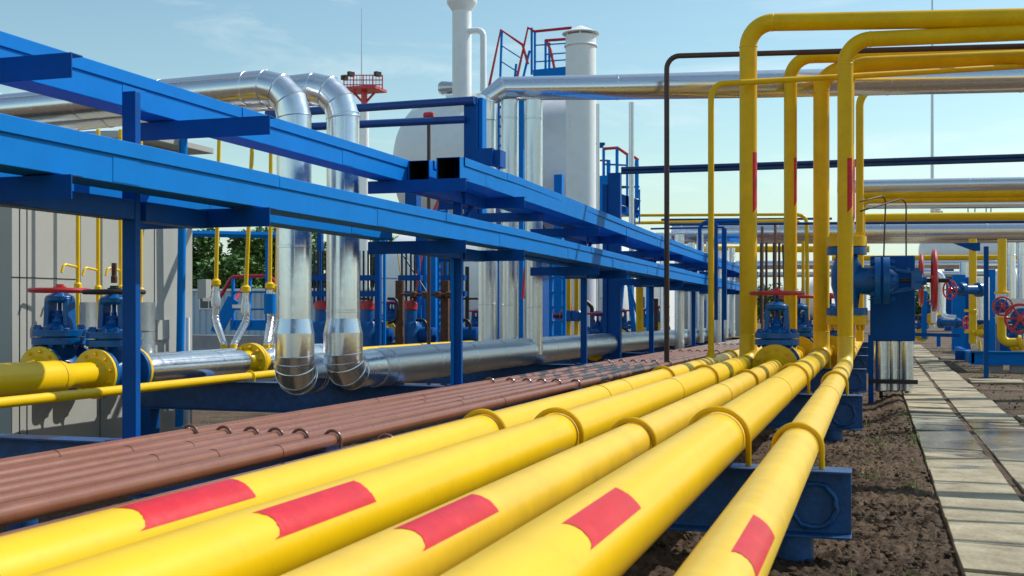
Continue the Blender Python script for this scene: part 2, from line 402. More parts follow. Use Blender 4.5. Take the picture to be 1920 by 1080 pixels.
for p in path.data.polygons:
    tn = tones[min(p.vertices) // 8]
    for li in p.loop_indices: ca.data[li].color = (tn, tn * random.uniform(.985, 1.0), tn * .96, 1)

# clods and pebbles, grass
cl = MB()
ico = [(0, 0, 1), (.89, 0, .45), (.28, .85, .45), (-.72, .53, .45), (-.72, -.53, .45), (.28, -.85, .45), (.72, .53, -.45), (-.28, .85, -.45), (-.89, 0, -.45), (-.28, -.85, -.45), (.72, -.53, -.45), (0, 0, -1)]
icf = [(0, 1, 2), (0, 2, 3), (0, 3, 4), (0, 4, 5), (0, 5, 1), (1, 6, 2), (2, 7, 3), (3, 8, 4), (4, 9, 5), (5, 10, 1), (6, 7, 2), (7, 8, 3), (8, 9, 4), (9, 10, 5), (10, 6, 1), (11, 7, 6), (11, 8, 7), (11, 9, 8), (11, 10, 9), (11, 6, 10)]
for k in range(8500):
    if k < 7200: x = random.uniform(-1.6, .42); y = 3.8 + 13 * random.random() ** 1.5
    elif k < 8200: x = random.uniform(1.68, 6); y = random.uniform(9, 26)
    else: x = random.uniform(-10, -3); y = random.uniform(8, 20)
    r = .005 + .016 * random.random() ** 3 * (1 + 1.0 * (random.random() > .9))
    z = gz(x, y) + (.005 if x < .43 else -.01)
    s3 = [r * random.uniform(.6, 1.3) for _ in range(3)]; q = random.uniform(0, 6)
    cq, sq = math.cos(q), math.sin(q)
    cl.add([(x + (cq * a_ * s3[0] - sq * b2 * s3[1]) * random.uniform(.8, 1.2), y + sq * a_ * s3[0] + cq * b2 * s3[1], z + c_ * s3[2] * .8) for a_, b2, c_ in ico], icf)
o = mk('soil_clods', cl, DIRT, sharp=10); o['kind'] = 'stuff'; o['label'] = 'loose soil clods and pebbles on the bare dirt'; o['category'] = 'soil'
gr = MB()
def tuft(x, y, nb, h):
    z0 = gz(x, y) - .02
    for _ in range(nb):
        a = random.uniform(0, 2 * PI); bx, by = x + random.uniform(-.04, .04), y + random.uniform(-.04, .04)
        hh = h * random.uniform(.5, 1.1); ln = random.uniform(.1, .6) * hh; wd = random.uniform(.002, .0045)
        dx, dy = math.cos(a), math.sin(a); px, py = -dy * wd, dx * wd
        gr.add([(bx - px, by - py, z0), (bx + px, by + py, z0), (bx + dx * ln * .4 + px * .8, by + dy * ln * .4 + py * .8, z0 + hh * .7), (bx + dx * ln * .4 - px * .8, by + dy * ln * .4 - py * .8, z0 + hh * .7), (bx + dx * ln, by + dy * ln, z0 + hh * .9)],
               [(0, 1, 2, 3), (3, 2, 4)])
for k in range(45):
    y = random.uniform(9, 17) if k % 3 else random.uniform(9, 13); x = random.uniform(-.1, .42) if k % 4 else random.uniform(.3, .44)
    tuft(x, y, random.randint(3, 9), random.uniform(.04, .12))
for k in range(10): tuft(random.uniform(-.6, .35), random.uniform(4.3, 7), 5, .1)
for k in range(500): tuft(random.uniform(-11, -3.6), random.uniform(9, 22), 8, .06)
for k in range(350): tuft(random.uniform(1.8, 8), random.uniform(16, 45), 8, .09)
o = mk('grass', gr, GRS); o['kind'] = 'stuff'; o['label'] = 'sparse grass tufts growing along the path edge'; o['category'] = 'grass'

# ------------------------------------------------------------------ beams across the pipe run
BY = [6.5, 12.6, 18.7, 24.8, 30.9, 37.0]
def btop(Y): return CH - .845 - .0053 * Y
def beam(Y, x0, lab):
    zt = btop(Y); H = .365
    T = Thing('support_beam', lab, 'steel beam', (-.12, Y, 0), 'channel beams under the pipe run')
    mb = MB(); mb.box(x0, -.12, Y - .1, Y + .1, zt - .014, zt); mb.box(x0, -.12, Y - .1, Y + .1, zt - H, zt - H + .014)
    mb.box(x0, -.121, Y - .006, Y + .006, zt - H + .014, zt - .014)
    T.part('channel', mb, RBLUE, bevel=.003)
    wmb = MB()
    pts = [];
    for k in range(40):
        q = 2 * PI * k / 40; rr = .120 + .012 * noise.noise(Vector((k * .9, Y, 0))) + random.uniform(-.003, .003)
        pts.append(Vector((-.315 + rr * math.cos(q), Y - .013, zt - H / 2 - .02 + rr * math.sin(q))))
    wmb.tube(pts, [.012 + .008 * random.random() for _ in pts], 8, closed=True); T.part('weld_ring', wmb, RBLUE)
    for k, px in enumerate([-.42, -2.6, -5.6, -8.9]):
        if px < x0: continue
        z0 = gz(px, Y) - .1
        if k < 3: T.part('pile', MB().lathe((px, Y + .02, z0), (0, 0, 1), [(0, .1), (zt - H - z0, .1)], 20), RBLUE)
        else: T.part('pile', MB().box(px - .13, px + .13, Y - .1, Y + .1, z0, zt - H), DBLUE, bevel=.006)
    return T
labs = ['nearest rough blue channel beam under the pipes with a round weld at its end', 'second blue channel beam from the camera, its end beyond the tall leg of the near one',
        'third blue channel beam from the camera, just behind the handwheel valve', 'fourth blue channel beam, behind the tall yellow risers', 'fifth blue channel beam far along the pipe run', 'farthest blue channel beam along the pipe run']
for Y, lb in zip(BY, labs): beam(Y, -9.05 if Y > 7 else -10.5, lb)

# ------------------------------------------------------------------ yellow pipes
def ubolt(X, z, r, Y, R=1.17, t_=.0165):
    pts = []; rr = r * R
    zb = btop(Y) + .001
    pts.append((X + rr, Y, zb)); pts.append((X + rr, Y, z))
    for k in range(1, 18):
        q = PI * k / 18; pts.append((X + rr * math.cos(q), Y, z + rr * math.sin(q)))
    pts += [(X - rr, Y, z), (X - rr, Y, zb)]
    return MB().tube(pts, t_, 10)
def markpatch(X, zf, r, q0, q1, y0, y1, side='top'):             # painted patch wrapped on a pipe along Y
    mb = MB(); na, nb = 14, 10; vs = []
    for j in range(nb + 1):
        for i in range(na + 1):
            q = q0 + (q1 - q0) * i / na; yy = y0 + (y1 - y0) * j / nb
            if j == 0: yy += .03 * math.sin(PI * i / na) - (.03 if i == na else .012 if i == 0 else 0)
            if j in (0, nb): yy += random.uniform(-.004, .004)
            rr = r + .0016
            vs.append((X + rr * math.sin(q), yy, zf(yy) + rr * math.cos(q)))
    fs = [(j * (na + 1) + i, j * (na + 1) + i + 1, (j + 1) * (na + 1) + i + 1, (j + 1) * (na + 1) + i) for j in range(nb) for i in range(na)]
    return mb.add(vs, fs)
S5 = .0053
def zf_of(h, s_=S5): return lambda y: CH - h - s_ * y
P = [  # X, h, r, riser Y, material
    (-2.24, .724, .120, None, YEL), (-1.78, .714, .130, 17.2, YEL), (-1.33, .735, .1095, 19.5, YELP), (-.84, .70, .144, 19.6, YEL), (-.404, .735, .1095, 17.2, YELP)]
tops = {1: ((1440, 42), (1920, 33), .128), 2: ((1500, 107), (1920, 97), .106), 3: ((1580, 130), (1920, 112), .130), 4: ((1620, 74), (1920, 61), .110)}
plab = ['yellow pipe beside the brown bundle, leftmost of the five, with a red painted band',
        'second yellow pipe from the brown bundle, bending up into the tallest riser',
        'middle one of the five yellow pipes, running to the valve with the flat red handwheel',
        'thickest yellow pipe, fourth from the brown bundle, rising behind the near risers',
        'rightmost yellow pipe beside the dirt strip, rising as the front right riser']
# red bands: (u_start .. u_end) centre points -> y range and angle from the top (towards the left is negative)
bands = [(3.02, 3.68, -.06, 1.05), (3.0, 3.68, .24, 1.12), (3.08, 3.75, -.02, 1.05), (2.98, 3.64, .28, 1.02), (3.10, 3.68, .36, 1.26)]
for i, (X, h, r, ry, mat) in enumerate(P):
    zf = zf_of(h)
    T = Thing('gas_pipe', plab[i], 'pipe', (X, 6, zf(6)), 'large yellow pipes running away from the camera')
    y0 = -1.0
    if ry:
        (u0_, v0_), (u1_, v1_), rr = tops[i]
        pa = A(u0_, v0_, ry); pb = A(u1_, v1_, ry); dd = (pb - pa) / (pb.x - pa.x)
        ztop = pa.z + dd.z * (X - pa.x)
        end = pb + dd * 9
        low = fillet([(X, y0, zf(y0)), (X, ry, zf(ry)), (X, ry, zf(ry) + 1.2)], .22, 8)
        rad = [r] * len(low)
        for k in range(len(low)): 
            if k >= len(low) - 8: rad[k] = r + (rr - r) * (k - len(low) + 9) / 9
        # subdivide the long run a little
        T.part('pipe_run', MB().tube(low[:-1] + [Vector((X, ry, zf(ry) + .42))], rad, 40), mat)
        up = fillet([(X, ry, zf(ry) + .42), (X, ry, ztop), tuple(end)], .34, 12)
        T.part('riser', MB().tube(up, rr, 36), YEL2)
        wb = MB()
        for zz in (zf(ry) + .42, up[1].z): wb.torus((X, ry, zz), (0, 0, 1), rr + .001, .0075, 36, 6)
        p_ = up[-2]; wb.torus(p_, end - p_, rr + .001, .0075, 36, 6)
        T.part('weld_seam', wb, YEL)
        # red painted arrow on the side of the riser that faces the path
        if i in (1, 2, 4):
            qa_, qb_ = {1: (-.95, -.1), 2: (-.95, -.1), 4: (-1.3, -.5)}[i]
            zc = {1: (287, 400), 2: (297, 388), 4: (298, 400)}[i]; Z = depth(X, ry)
            za, zb = CH + (VH - zc[0]) * Z / F, CH + (VH - zc[1]) * Z / F
            mbm = MB(); vs = []
            for j in range(2):
                for k in range(9):
                    q = qa_ + (qb_ - qa_) * k / 8; z_ = (za, zb)[j] + (.0 if j == 0 else .10 * k / 8)
                    vs.append((X + (rr + .0016) * math.cos(q), ry + (rr + .0016) * math.sin(q), z_))
            mbm.add(vs, [(k, k + 1, 10 + k, 9 + k) for k in range(8)]); T.part('painted_marking', mbm, REDM)
    else:
        T.part('pipe_run', MB().tube([(X, y0, zf(y0)), (X, 6, zf(6)), (X, 14, zf(14)), (X, 33, zf(33))], r, 40), mat)
        wb = MB()
        for zz in (9.5, 15): wb.torus((X, zz, zf(zz)), (0, 1, 0), r + .001, .005, 36, 6)
        T.part('weld_seam', wb, YEL)
    a0, a1, qa, qb = bands[i]
    T.part('painted_marking', markpatch(X, zf, r, qa, qb, a0, a1), REDM)
    for Y in BY:
        if Y > (ry or 33) : continue
        T.part('u_bolt', ubolt(X, zf(Y), r, Y), YEL2)
    sm = MB()
    for yy in (10.4, 13.9, 15.1):
        if yy < (ry or 33): sm.torus((X, yy, zf(yy)), (0, 1, 0), r + .0005, .004, 40, 6)
    T.part('girth_weld', sm, mat)

# lines beyond the risers
for (X, h, ya, yb, lb) in ((-1.33, .735, 19.8, 33, 'yellow pipe continuing behind the second riser'), (-.84, .70, 20.0, 33, 'yellow pipe continuing behind the thick riser')):
    solo('gas_pipe', MB().tube([(X, ya, CH - h - S5 * ya), (X, yb, CH - h - S5 * yb)], .105, 24), YEL2, lb, 'pipe')

# thin yellow riser on the leftmost yellow pipe
Xr, Yr = -2.24, 16.56; zb = CH - .724 - S5 * Yr + .115
a = A(1350, 157, Yr); b_ = A(1920, 124, 19.0); d = (b_ - a)
T = Thing('vent_pipe', 'thin yellow pipe rising from the leftmost yellow pipe and bending right', 'pipe', (Xr, Yr, zb))
T.part('riser', MB().tube(fillet([(Xr, Yr, zb), (Xr, Yr, a.z), b_ + d * 1.2], .22, 8), .043, 18), YEL2)
T.part('collar', MB().lathe((Xr, Yr, zb), (0, 0, 1), [(0, .075), (.03, .07), (.06, .05)], 18), YEL2)

# ------------------------------------------------------------------ brown pipes
bx = [-4.26, -4.01, -3.81, -3.635, -3.46, -3.234, -2.87]
bl = ['outermost brown pipe of the bundle, next to the blue posts', 'second brown pipe from the blue posts', 'third brown pipe from the blue posts', 'fourth brown pipe, in the middle of the bundle',
      'fifth brown pipe from the blue posts', 'brown pipe nearest the yellow ones along its whole length', 'brown pipe half hidden behind the leftmost yellow pipe']
for i, X in enumerate(bx):
    zf = lambda y: CH - .778 - .0075 * y
    if i == 6: zf = lambda y: CH - .80 - .0065 * y
    T = Thing('brown_pipe', bl[i], 'pipe', (X, 6, zf(6)), 'bundle of thin brown pipes')
    ye = 34 + .25 * i
    if i > 2: run = fillet([(X, -1, zf(-1)), (X, 13, zf(13)), (X, ye, zf(ye)), (X, ye, 3.35 + .1 * i)], .2, 6)
    else: run = [Vector((X, -1, zf(-1))), Vector((X, 13, zf(13))), Vector((X, 46, zf(46)))]
    T.part('pipe_run', MB().tube(run, .045, 20), BRN)
    for Y in BY:
        if Y > ye: continue
        z = zf(Y); ru = .058; pts = [(X + ru, Y, btop(Y)), (X + ru, Y, z + .004)] + [(X + ru * math.cos(PI * k / 12), Y, z + .004 + ru * math.sin(PI * k / 12)) for k in range(1, 12)] + [(X - ru, Y, z + .004), (X - ru, Y, btop(Y))]
        T.part('u_bolt', MB().tube(pts, .0105, 8), BRN)
    wb = MB()
    for yy in (5.2 + .3 * (i % 3), 9.4 + .5 * (i % 2), 15.2): wb.torus((X, yy, zf(yy)), (0, 1, 0), .0455, .003, 24, 6)
    T.part('weld_seam', wb, BRN)
for k, (uu, vt) in enumerate(((1427, 456), (1437, 455), (1451, 456), (1461, 455), (1468, 458))):
    p_ = A(uu, vt, 33); solo('brown_upright', MB().tube([(p_.x + .1 * (k == 4), 33, .95), (p_.x, 33, p_.z)], .035, 10), DBRN, ('leftmost', 'second', 'middle', 'fourth', 'rightmost') [k] + ' of the five thin dark uprights seen between the tallest riser and the next', 'pipe', 'thin dark uprights behind the risers', loc=(p_.x, 33, .95))
Xr, Yr = -3.234, 18.6; zb = CH - .778 - .0075 * Yr
a = A(1270, 104, Yr); b_ = A(1920, 86, Yr); d = b_ - a
solo('brown_riser_pipe', MB().tube(fillet([(Xr, Yr, zb), (Xr, Yr, a.z), b_ + d * .9], .2, 8), .043, 18), DBRN, 'thin dark brown pipe rising from the brown bundle and crossing behind the tallest yellow riser', 'pipe', loc=(Xr, Yr, zb))

# ------------------------------------------------------------------ cable trays and their posts
def tray(x0, x1, pts, lab, gaps, open_near=False, lidh=.085, group='blue cable trays'):
    """pts: list of (Y, z0, z1) ; x0<x1"""
    T = Thing('cable_tray', lab, 'cable tray', (x1, pts[0][0], pts[0][1]), group)
    def at(y):
        for (a, b2) in zip(pts, pts[1:]):
            if y <= b2[0]: break
        t_ = (y - a[0]) / (b2[0] - a[0]); dx = a[3] + (b2[3] - a[3]) * t_
        return a[1] + (b2[1] - a[1]) * t_, a[2] + (b2[2] - a[2]) * t_, dx
    def shell(y0, y1, e, zlo, zhi, hollow):
        ysx = [y0] + [p[0] for p in pts if y0 + .01 < p[0] < y1 - .01] + [y1]
        mb = MB(); vs = []; rings = []
        for y in ysx:
            z0, z1, dx = at(y)
            za, zb2 = zlo(z0, z1), zhi(z0, z1)
            rings.append([(x0 + dx - e, y, za), (x1 + dx + e, y, za), (x1 + dx + e, y, zb2), (x0 + dx - e, y, zb2)])
        o = 0
        for rg in rings: vs += rg
        fs = []
        for i in range(len(rings) - 1):
            for k in range(4):
                if hollow is None and k == 0: continue
                fs.append((i * 4 + k, i * 4 + (k + 1) % 4, (i + 1) * 4 + (k + 1) % 4, (i + 1) * 4 + k))
        if hollow is None: pass
        elif not hollow: fs += [(3, 2, 1, 0), tuple(len(vs) - 4 + k for k in range(4))]
        else:
            t2 = .008; o2 = len(vs); z0, z1, dx = at(y0)
            fr = [(x0 + dx - e + t2, y0, z0 + t2), (x1 + dx + e - t2, y0, z0 + t2), (x1 + dx + e - t2, y0, z1 - t2), (x0 + dx - e + t2, y0, z1 - t2)]
            z0b, z1b, dxb = at(min(y0 + 7, y1))
            bk = [(a_[0] + dxb - dx, min(y0 + 7, y1 - .01), a_[2] + z0b - z0) for a_ in fr]
            vs += fr + bk
            for k in range(4):
                fs.append((k, (k + 1) % 4, o2 + (k + 1) % 4, o2 + k)); fs.append((o2 + k, o2 + (k + 1) % 4, o2 + 4 + (k + 1) % 4, o2 + 4 + k))
            fs.append((o2 + 4, o2 + 5, o2 + 6, o2 + 7)); fs.append(tuple(o2 - 4 + k for k in range(4)))
        return mb.add(vs, fs)
    ya, yb = pts[0][0], pts[-1][0]
    T.part('tray_body', shell(ya, yb, 0, lambda a_, b2: a_, lambda a_, b2: b2 - .006, open_near), BLUE, bevel=.004, sharp=25)
    if open_near:
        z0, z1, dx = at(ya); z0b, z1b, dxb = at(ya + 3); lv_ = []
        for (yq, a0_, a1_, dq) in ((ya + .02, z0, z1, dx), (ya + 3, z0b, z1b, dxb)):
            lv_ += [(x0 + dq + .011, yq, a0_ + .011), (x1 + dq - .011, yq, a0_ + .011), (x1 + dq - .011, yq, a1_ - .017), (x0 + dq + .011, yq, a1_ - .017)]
        T.part('mouth_shade', MB().add(lv_, [(k, (k + 1) % 4, 4 + (k + 1) % 4, 4 + k) for k in range(4)] + [(4, 5, 6, 7)]), BLK)  # black faces paint the shade inside the open tray mouth
    # joint plates where the body sections meet, and folded lids
    gs = [ya] + gaps + [yb]
    for k in range(len(gs) - 1):
        T.part('lid', shell(gs[k] + .004, gs[k + 1] - .004, .013 + .003 * (k % 2), lambda a_, b2: b2 - lidh, lambda a_, b2: b2 + .003 + .003 * (k % 2), False) if not (open_near and k == 0) else shell(gs[k] + .12, gs[k + 1] - .004, .013, lambda a_, b2: b2 - lidh, lambda a_, b2: b2 + .003, None), BLUE, bevel=.004, sharp=25)
    sm = MB()
    for q in range(len(gs) - 1):
        yy = (gs[q] + gs[q + 1]) / 2 + .3
        z0, z1, dx = at(yy); sm.box(x1 + dx - .001, x1 + dx + .003, yy - .25, yy + .003, z0 + .01, z1 - lidh - .01)
    T.part('joint_plate', sm, BLUE)
    return T
C = CH
UA, UB = (1.375, 1.615), (.725, .975)
def pts_(ya, yb, lv, dz=0):
    z0, z1 = lv
    ks = [ya] + [k for k in (13.5, 16.5, 20, 24.5, 29.5) if ya < k < yb] + [yb]
    def drop(y): return -.17 * sstep(13, 24, y) - .004 * max(0, y - 24)
    def side(y): return .10 * sstep(15, 22, y) - .1 * sstep(24, 34, y)
    if lv is UB:
        drop = lambda y: -.10 * sstep(13, 24, y) - .004 * max(0, y - 24)
    return [(k, C + z0 + drop(k), C + z1 + drop(k), side(k)) for k in ks]
tray(-5.12, -4.87, pts_(-1.5, 11.75, UA), 'upper blue cable tray in the foreground, ending beside the open tray mouths', [1.9, 5.0, 8.15])
tray(-4.86, -4.61, pts_(11.6, 44, UA), 'upper blue cable tray whose square open mouth is the left of the two', [14.1, 17, 20, 23, 26, 29, 32, 35, 38, 41], True)
tray(-4.47, -4.20, pts_(11.45, 44, UA), 'upper blue cable tray on the right, its open mouth above the crossarm', [13.05, 15.5, 18.2, 21, 24, 27, 30, 33, 36, 39, 42], True)
tray(-4.45, -4.20, pts_(-1.5, 44, UB), 'long lower blue cable tray passing in front of the posts', [3.6, 7.55, 11.0, 14.5, 17.2, 20, 23, 26, 29, 32, 35, 38, 41])
tray(-5.12, -4.87, pts_(-1.5, 11.2, UB), 'lower blue cable tray behind the posts, seen under the front one', [2.5, 6.2, 9.1])
tray(-4.86, -4.64, pts_(15.2, 44, UB), 'lower rear blue cable tray continuing in the distance', [19, 23, 27, 31, 35, 39])
def tray_post(Y, lab, upto=1.41, header=True, zs=0.0):
    zt = btop(Y)
    T = Thing('tray_post', lab, 'steel post', (-4.65, Y, zt), 'blue posts carrying the cable trays')
    top = C + upto
    mb = MB(); w2 = .06; z0 = zt
    mb.prism([(-.052, -.03), (.052, -.03), (.052, .03), (-.052, .03)], (-4.65, Y, z0), (-4.65, Y, top), (0, 1, 0))
    T.part('column', mb, DBLUE, bevel=.006)
    T.part('foot_plate', MB().box(-4.78, -4.52, Y - .1, Y + .1, zt + .002, zt + .018), DBLUE)
    for lv, zz in (('u', C + 1.365 + zs), ('l', C + .715 + zs * .6)):
        for dy in (-1.30, .80):
            am = MB(); y_ = Y + dy
            am.box(-5.2, -4.08, y_ - .005, y_ + .005, zz - .135, zz); am.box(-5.2, -4.08, y_ + .005, y_ + .09, zz - .009, zz)
            T.part('crossarm', am, DBLUE, bevel=.002)
        if header or lv == 'l':
            hm = MB(); hm.box(-4.72, -4.58, Y - 1.285, Y - .062, zz - .14, zz - .012); hm.box(-4.72, -4.58, Y + .062, Y + .79, zz - .14, zz - .012)
            T.part('header', hm, DBLUE, bevel=.004)
    if not header: return T
    br = MB(); br.tube([(-4.65, Y + .06, C + .95 + zs), (-4.65, Y + .5, C + 1.24 + zs)], .03, 10); T.part('brace', br, DBLUE)
    return T
tray_post(6.42, 'nearest blue tray post, its top standing free beside the upper tray', 1.42, False)
tp2 = tray_post(12.6, 'second blue tray post from the camera, below the open tray mouths', 1.30, True)
tp2.part('side_channel', MB().box(-4.715, -4.682, 12.53, 12.56, btop(12.6) + .02, 2.02), BLUE)
pl = ['third blue tray post from the camera', 'fourth blue tray post from the camera', 'fifth blue tray post from the camera', 'sixth blue tray post, half hidden by the tallest yellow riser']
for k, Y in enumerate((18.7, 24.8, 30.9, 37.0)): tray_post(Y, pl[k], 1.15, True, (-.11, -.17, -.2, -.22)[k])

# ------------------------------------------------------------------ silver insulated pipes
def ridge(mb, pts, rs, idx=None, step=1.05, ph=.3):
    """raised seam bands along a polyline"""
    acc = ph
    for i in range(len(pts) - 1):
        a_, b2 = pts[i], pts[i + 1]; L_ = (b2 - a_).length; d_ = (b2 - a_).normalized()
        while acc < L_:
            p_ = a_ + d_ * acc; r_ = rs[i] + (rs[i + 1] - rs[i]) * acc / L_
            mb.lathe(p_ - d_ * .014, d_, [(0, r_), (.004, r_ + .005), (.024, r_ + .005), (.028, r_)], 36); acc += step
        acc -= L_
def clad(name, lab, segs, cat='pipe', mat=ALU, step=1.05, group=None, loc=None, seams=True):
    """segs: list of (points, radii)"""
    T = Thing(name, lab, cat, loc or segs[0][0][0], group)
    for pts, rs in segs:
        pts = [Vector(p) for p in pts]; rs = rs if isinstance(rs, list) else [rs] * len(pts)
        mb = MB().tube(pts, rs, 36)
        if seams: ridge(mb, pts, rs, step=step)
        for i in range(1, len(pts) - 1):
            d_ = ((pts[i + 1] - pts[i]).normalized() + (pts[i] - pts[i - 1]).normalized()).normalized()
            if (pts[i + 1] - pts[i]).angle(pts[i] - pts[i - 1]) > .1: mb.torus(pts[i], d_, rs[i] + .001, .006, 36, 6)
        for i in range(len(pts) - 1):
            dv = pts[i + 1] - pts[i]
            if dv.length < 1.2: continue
            dn = dv.normalized(); of = Vector((.5, -.86, 0)) if abs(dn.z) > .8 else (Vector((0, -.86, .5)) if abs(dn.x) > abs(dn.y) else Vector((.8, 0, .6)))
            of = (of - dn * of.dot(dn)).normalized(); mb.tube([pts[i] + of * rs[i], pts[i + 1] + of * rs[i + 1]], .0045, 6)
        T.part('cladding', mb, mat, sharp=14)
    return T
# right one, continues as the long run
X2, Y2 = -5.47, 11.25; zt2 = 3.78
a1 = fillet([(-14, Y2, 3.42), (X2, Y2, zt2), (X2, Y2, 1.27)], .34, 3)
lowp = fillet([(X2, Y2, 1.12), (X2, Y2, .70), (X2, 13, .70)], .36, 3)
far = [(X2, 15, .69), (X2, 22, .64), (X2, 46, .42)]
clad('insulated_pipe', 'right one of the two bent aluminium clad pipes, continuing as the long low silver pipe',
     [(a1, .178), ([(X2, Y2, 1.27), (X2, Y2, 1.12)], [.178, .208]), (lowp[:-1] + [Vector((X2, 12.0, .70))], .212)], loc=(X2, Y2, .5))
clad('insulated_pipe', 'long low silver clad pipe running under the blue cable trays', [([(X2, 12.0, .70)] + far, .222)], mat=SCUFF, step=1.4, loc=(X2, 12, .5))
X1, Y1 = -5.79, 10.75
a1 = fillet([(-14, Y1, 3.56), (X1, Y1, 3.72), (X1, Y1, 1.27)], .34, 3)
lowp = fillet([(X1, Y1, 1.12), (X1, Y1, .68), (X1 - .42, Y1 + 1.2, .62), (X1 - .55, 16, .6), (X1 - .55, 40, .45)], .36, 3)
clad('insulated_pipe', 'left one of the two bent aluminium clad pipes', [(a1, .18), ([(X1, Y1, 1.27), (X1, Y1, 1.12)], [.18, .208]), (lowp, .21)], loc=(X1, Y1, .5))
# overhead crossing silver pipe with its three droppers
pa, pb = A(948, 168, 18.25), A(1920, 147, 21.2); d = (pb - pa)
pe = A(913, 186, 18.1)
clad('insulated_pipe', 'high silver clad pipe crossing the picture behind the yellow risers', [([pe + Vector((0, 0, -.35)), pe, pa + Vector((-.05, 0, .02)), pa + d * .2, pa + d * .5, pb, pb + d * 1.1], [.15, .16, .2, .21, .23, .235, .235])], mat=ALU, step=2.3, loc=pe)
for k, (u_, lb) in enumerate(((913, 'leftmost of the three silver pipes dropping from the high silver pipe'), (956, 'middle of the three silver pipes dropping from the high silver pipe'), (1001, 'rightmost of the three dropping silver pipes, landing on the long low silver pipe'))):
    p0 = A(u_, 175, 18.15); zb = .62 if k == 2 else .55
    clad('dropper_pipe', lb, [([(p0.x, p0.y, p0.z - .12), (p0.x, p0.y, zb)], .145)], mat=ALU2, step=3.1, group='silver dropper pipes', loc=(p0.x, p0.y, zb))

# ------------------------------------------------------------------ gate valve prototype
def gate_valve(name, lab, loc, wheelmat, wheel_z=.885, wheel_R=.33, pipemat=YEL, sc_=1.0, flR=.27, group='gate valves'):
    T = Thing(name, lab, 'valve', (0, 0, 0), group)
    b1 = MB().lathe((0, -.25, 0), (0, 1, 0), [(0, .15), (.06, .155), (.14, .2), (.36, .2), (.44, .155), (.5, .15)], 28)
    b1.lathe((0, 0, .02), (0, 0, 1), [(0, .14), (.1, .15), (.2, .185), (.3, .225)], 28)
    T.part('body', b1, VBLUE)
    fl = MB().disc((0, -.30, 0), (0, 1, 0), flR, .05).disc((0, .25, 0), (0, 1, 0), flR, .05); T.part('body_flange', fl, VBLUE)
    pf = MB().disc((0, -.345, 0), (0, 1, 0), flR, .043).disc((0, .302, 0), (0, 1, 0), flR, .043)
    pf.lathe((0, -.45, 0), (0, 1, 0), [(0, .125), (.06, .135), (.105, .17)], 28).lathe((0, .345, 0), (0, 1, 0), [(0, .17), (.05, .135), (.105, .125)], 28)
    T.part('pipe_flange', pf, pipemat)
    bo = MB().bolts((0, -.345, 0), (0, -1, 0), flR * .8, 10, .024, .035).bolts((0, .345, 0), (0, 1, 0), flR * .8, 10, .024, .035); T.part('flange_bolts', bo, pipemat)
    bf = MB().disc((0, 0, .285), (0, 0, 1), .295, .075).disc((0, 0, .375), (0, 0, 1), .295, .075); bf.lathe((0, 0, .3), (0, 0, 1), [(0, .2), (.15, .2)], 24); T.part('bonnet_flange', bf, VBLUE)
    T.part('bonnet_bolts', MB().bolts((0, 0, .45), (0, 0, 1), .245, 12, .032, .05), VBLUE); T.part('bonnet_bolts', MB().bolts((0, 0, .285), (0, 0, -1), .245, 12, .03, .035), VBLUE)
    yk = MB().lathe((0, 0, .45), (0, 0, 1), [(0, .19), (.03, .175), (.06, .12), (.09, .075), (.13, .06)], 20)
    for s_ in (-1, 1):
        yk.prism([(-.034, -.07), (.034, -.07), (.034, .07), (-.034, .07)], (s_ * .135, 0, .47), (s_ * .118, 0, .80), (0, 1, 0))
    yk.lathe((0, 0, .745), (0, 0, 1), [(0, .13), (.03, .155), (.075, .15), (.1, .10), (.12, .06)], 20)
    T.part('yoke', yk, VBLUE, bevel=.008)
    st = MB().lathe((0, 0, .5), (0, 0, 1), [(0, .022), (wheel_z - .47, .022)], 12).box(-.1, .1, -.035, .035, .60, .625)
    st.lathe((0, 0, .56), (0, 0, 1), [(0, .06), (.05, .055), (.055, .03), (.1, .03)], 14)
    for s_ in (-1, 1): st.lathe((s_ * .075, 0, .54), (0, 0, 1), [(0, .013), (.12, .013)], 8)
    T.part('stem', st, DBLUE)
    wm = MB().torus((0, 0, wheel_z), (0, 0, 1), wheel_R - .02, .028, 44, 10)
    for k in range(5):
        q = 2 * PI * k / 5 + .3; e_ = Vector((math.cos(q), math.sin(q), 0))
        wm.tube([e_ * .05 + Vector((0, 0, wheel_z + .015)), e_ * (wheel_R - .03) + Vector((0, 0, wheel_z))], [.02, .014], 8)
    wm.lathe((0, 0, wheel_z - .03), (0, 0, 1), [(0, .07), (.075, .07), (.08, .045), (.1, .045)], 12)
    T.part('handwheel', wm, wheelmat)
    T.o.location = loc; T.o.scale = (sc_,) * 3
    return T.o
# left valves on the two left lines
XB, XA = -8.0, -8.68; hB = .708
def zB(y): return CH - .70 - .0035 * (y - 9)
pB = A(228, 700, 1); yB = None
def y_at(u, X):                      # where the line x = X is met by the bearing u
    k = (u - VPU) * cs / F; Z = X / k; return (Z + X * sn) / cs
yB = y_at(214, XB); yA = y_at(112, XA)
vB = gate_valve('gate_valve', 'blue gate valve with a black handwheel, half hidden by the nearest tray post', (XB, yB, zB(yB)), RED)
# black rim wheel
for c in vB.children:
    if c.name.startswith('handwheel'): c.data = c.data.copy(); c.data.materials[0] = BLK
vA = gate_valve('gate_valve', 'blue gate valve with a red handwheel in front of the grey wall', (XA, yA, zB(yA) + .02), RED)
# bare rusty rod above the second wheel
solo('valve_spindle', MB().lathe((XB, yB, zB(yB) + .985), (0, 0, 1), [(0, .035), (.07, .035), (.08, .028), (.22, .028)], 12), RUST, 'bare rusty spindle standing up through the black handwheel', 'spindle', loc=(XB, yB, zB(yB) + .985))
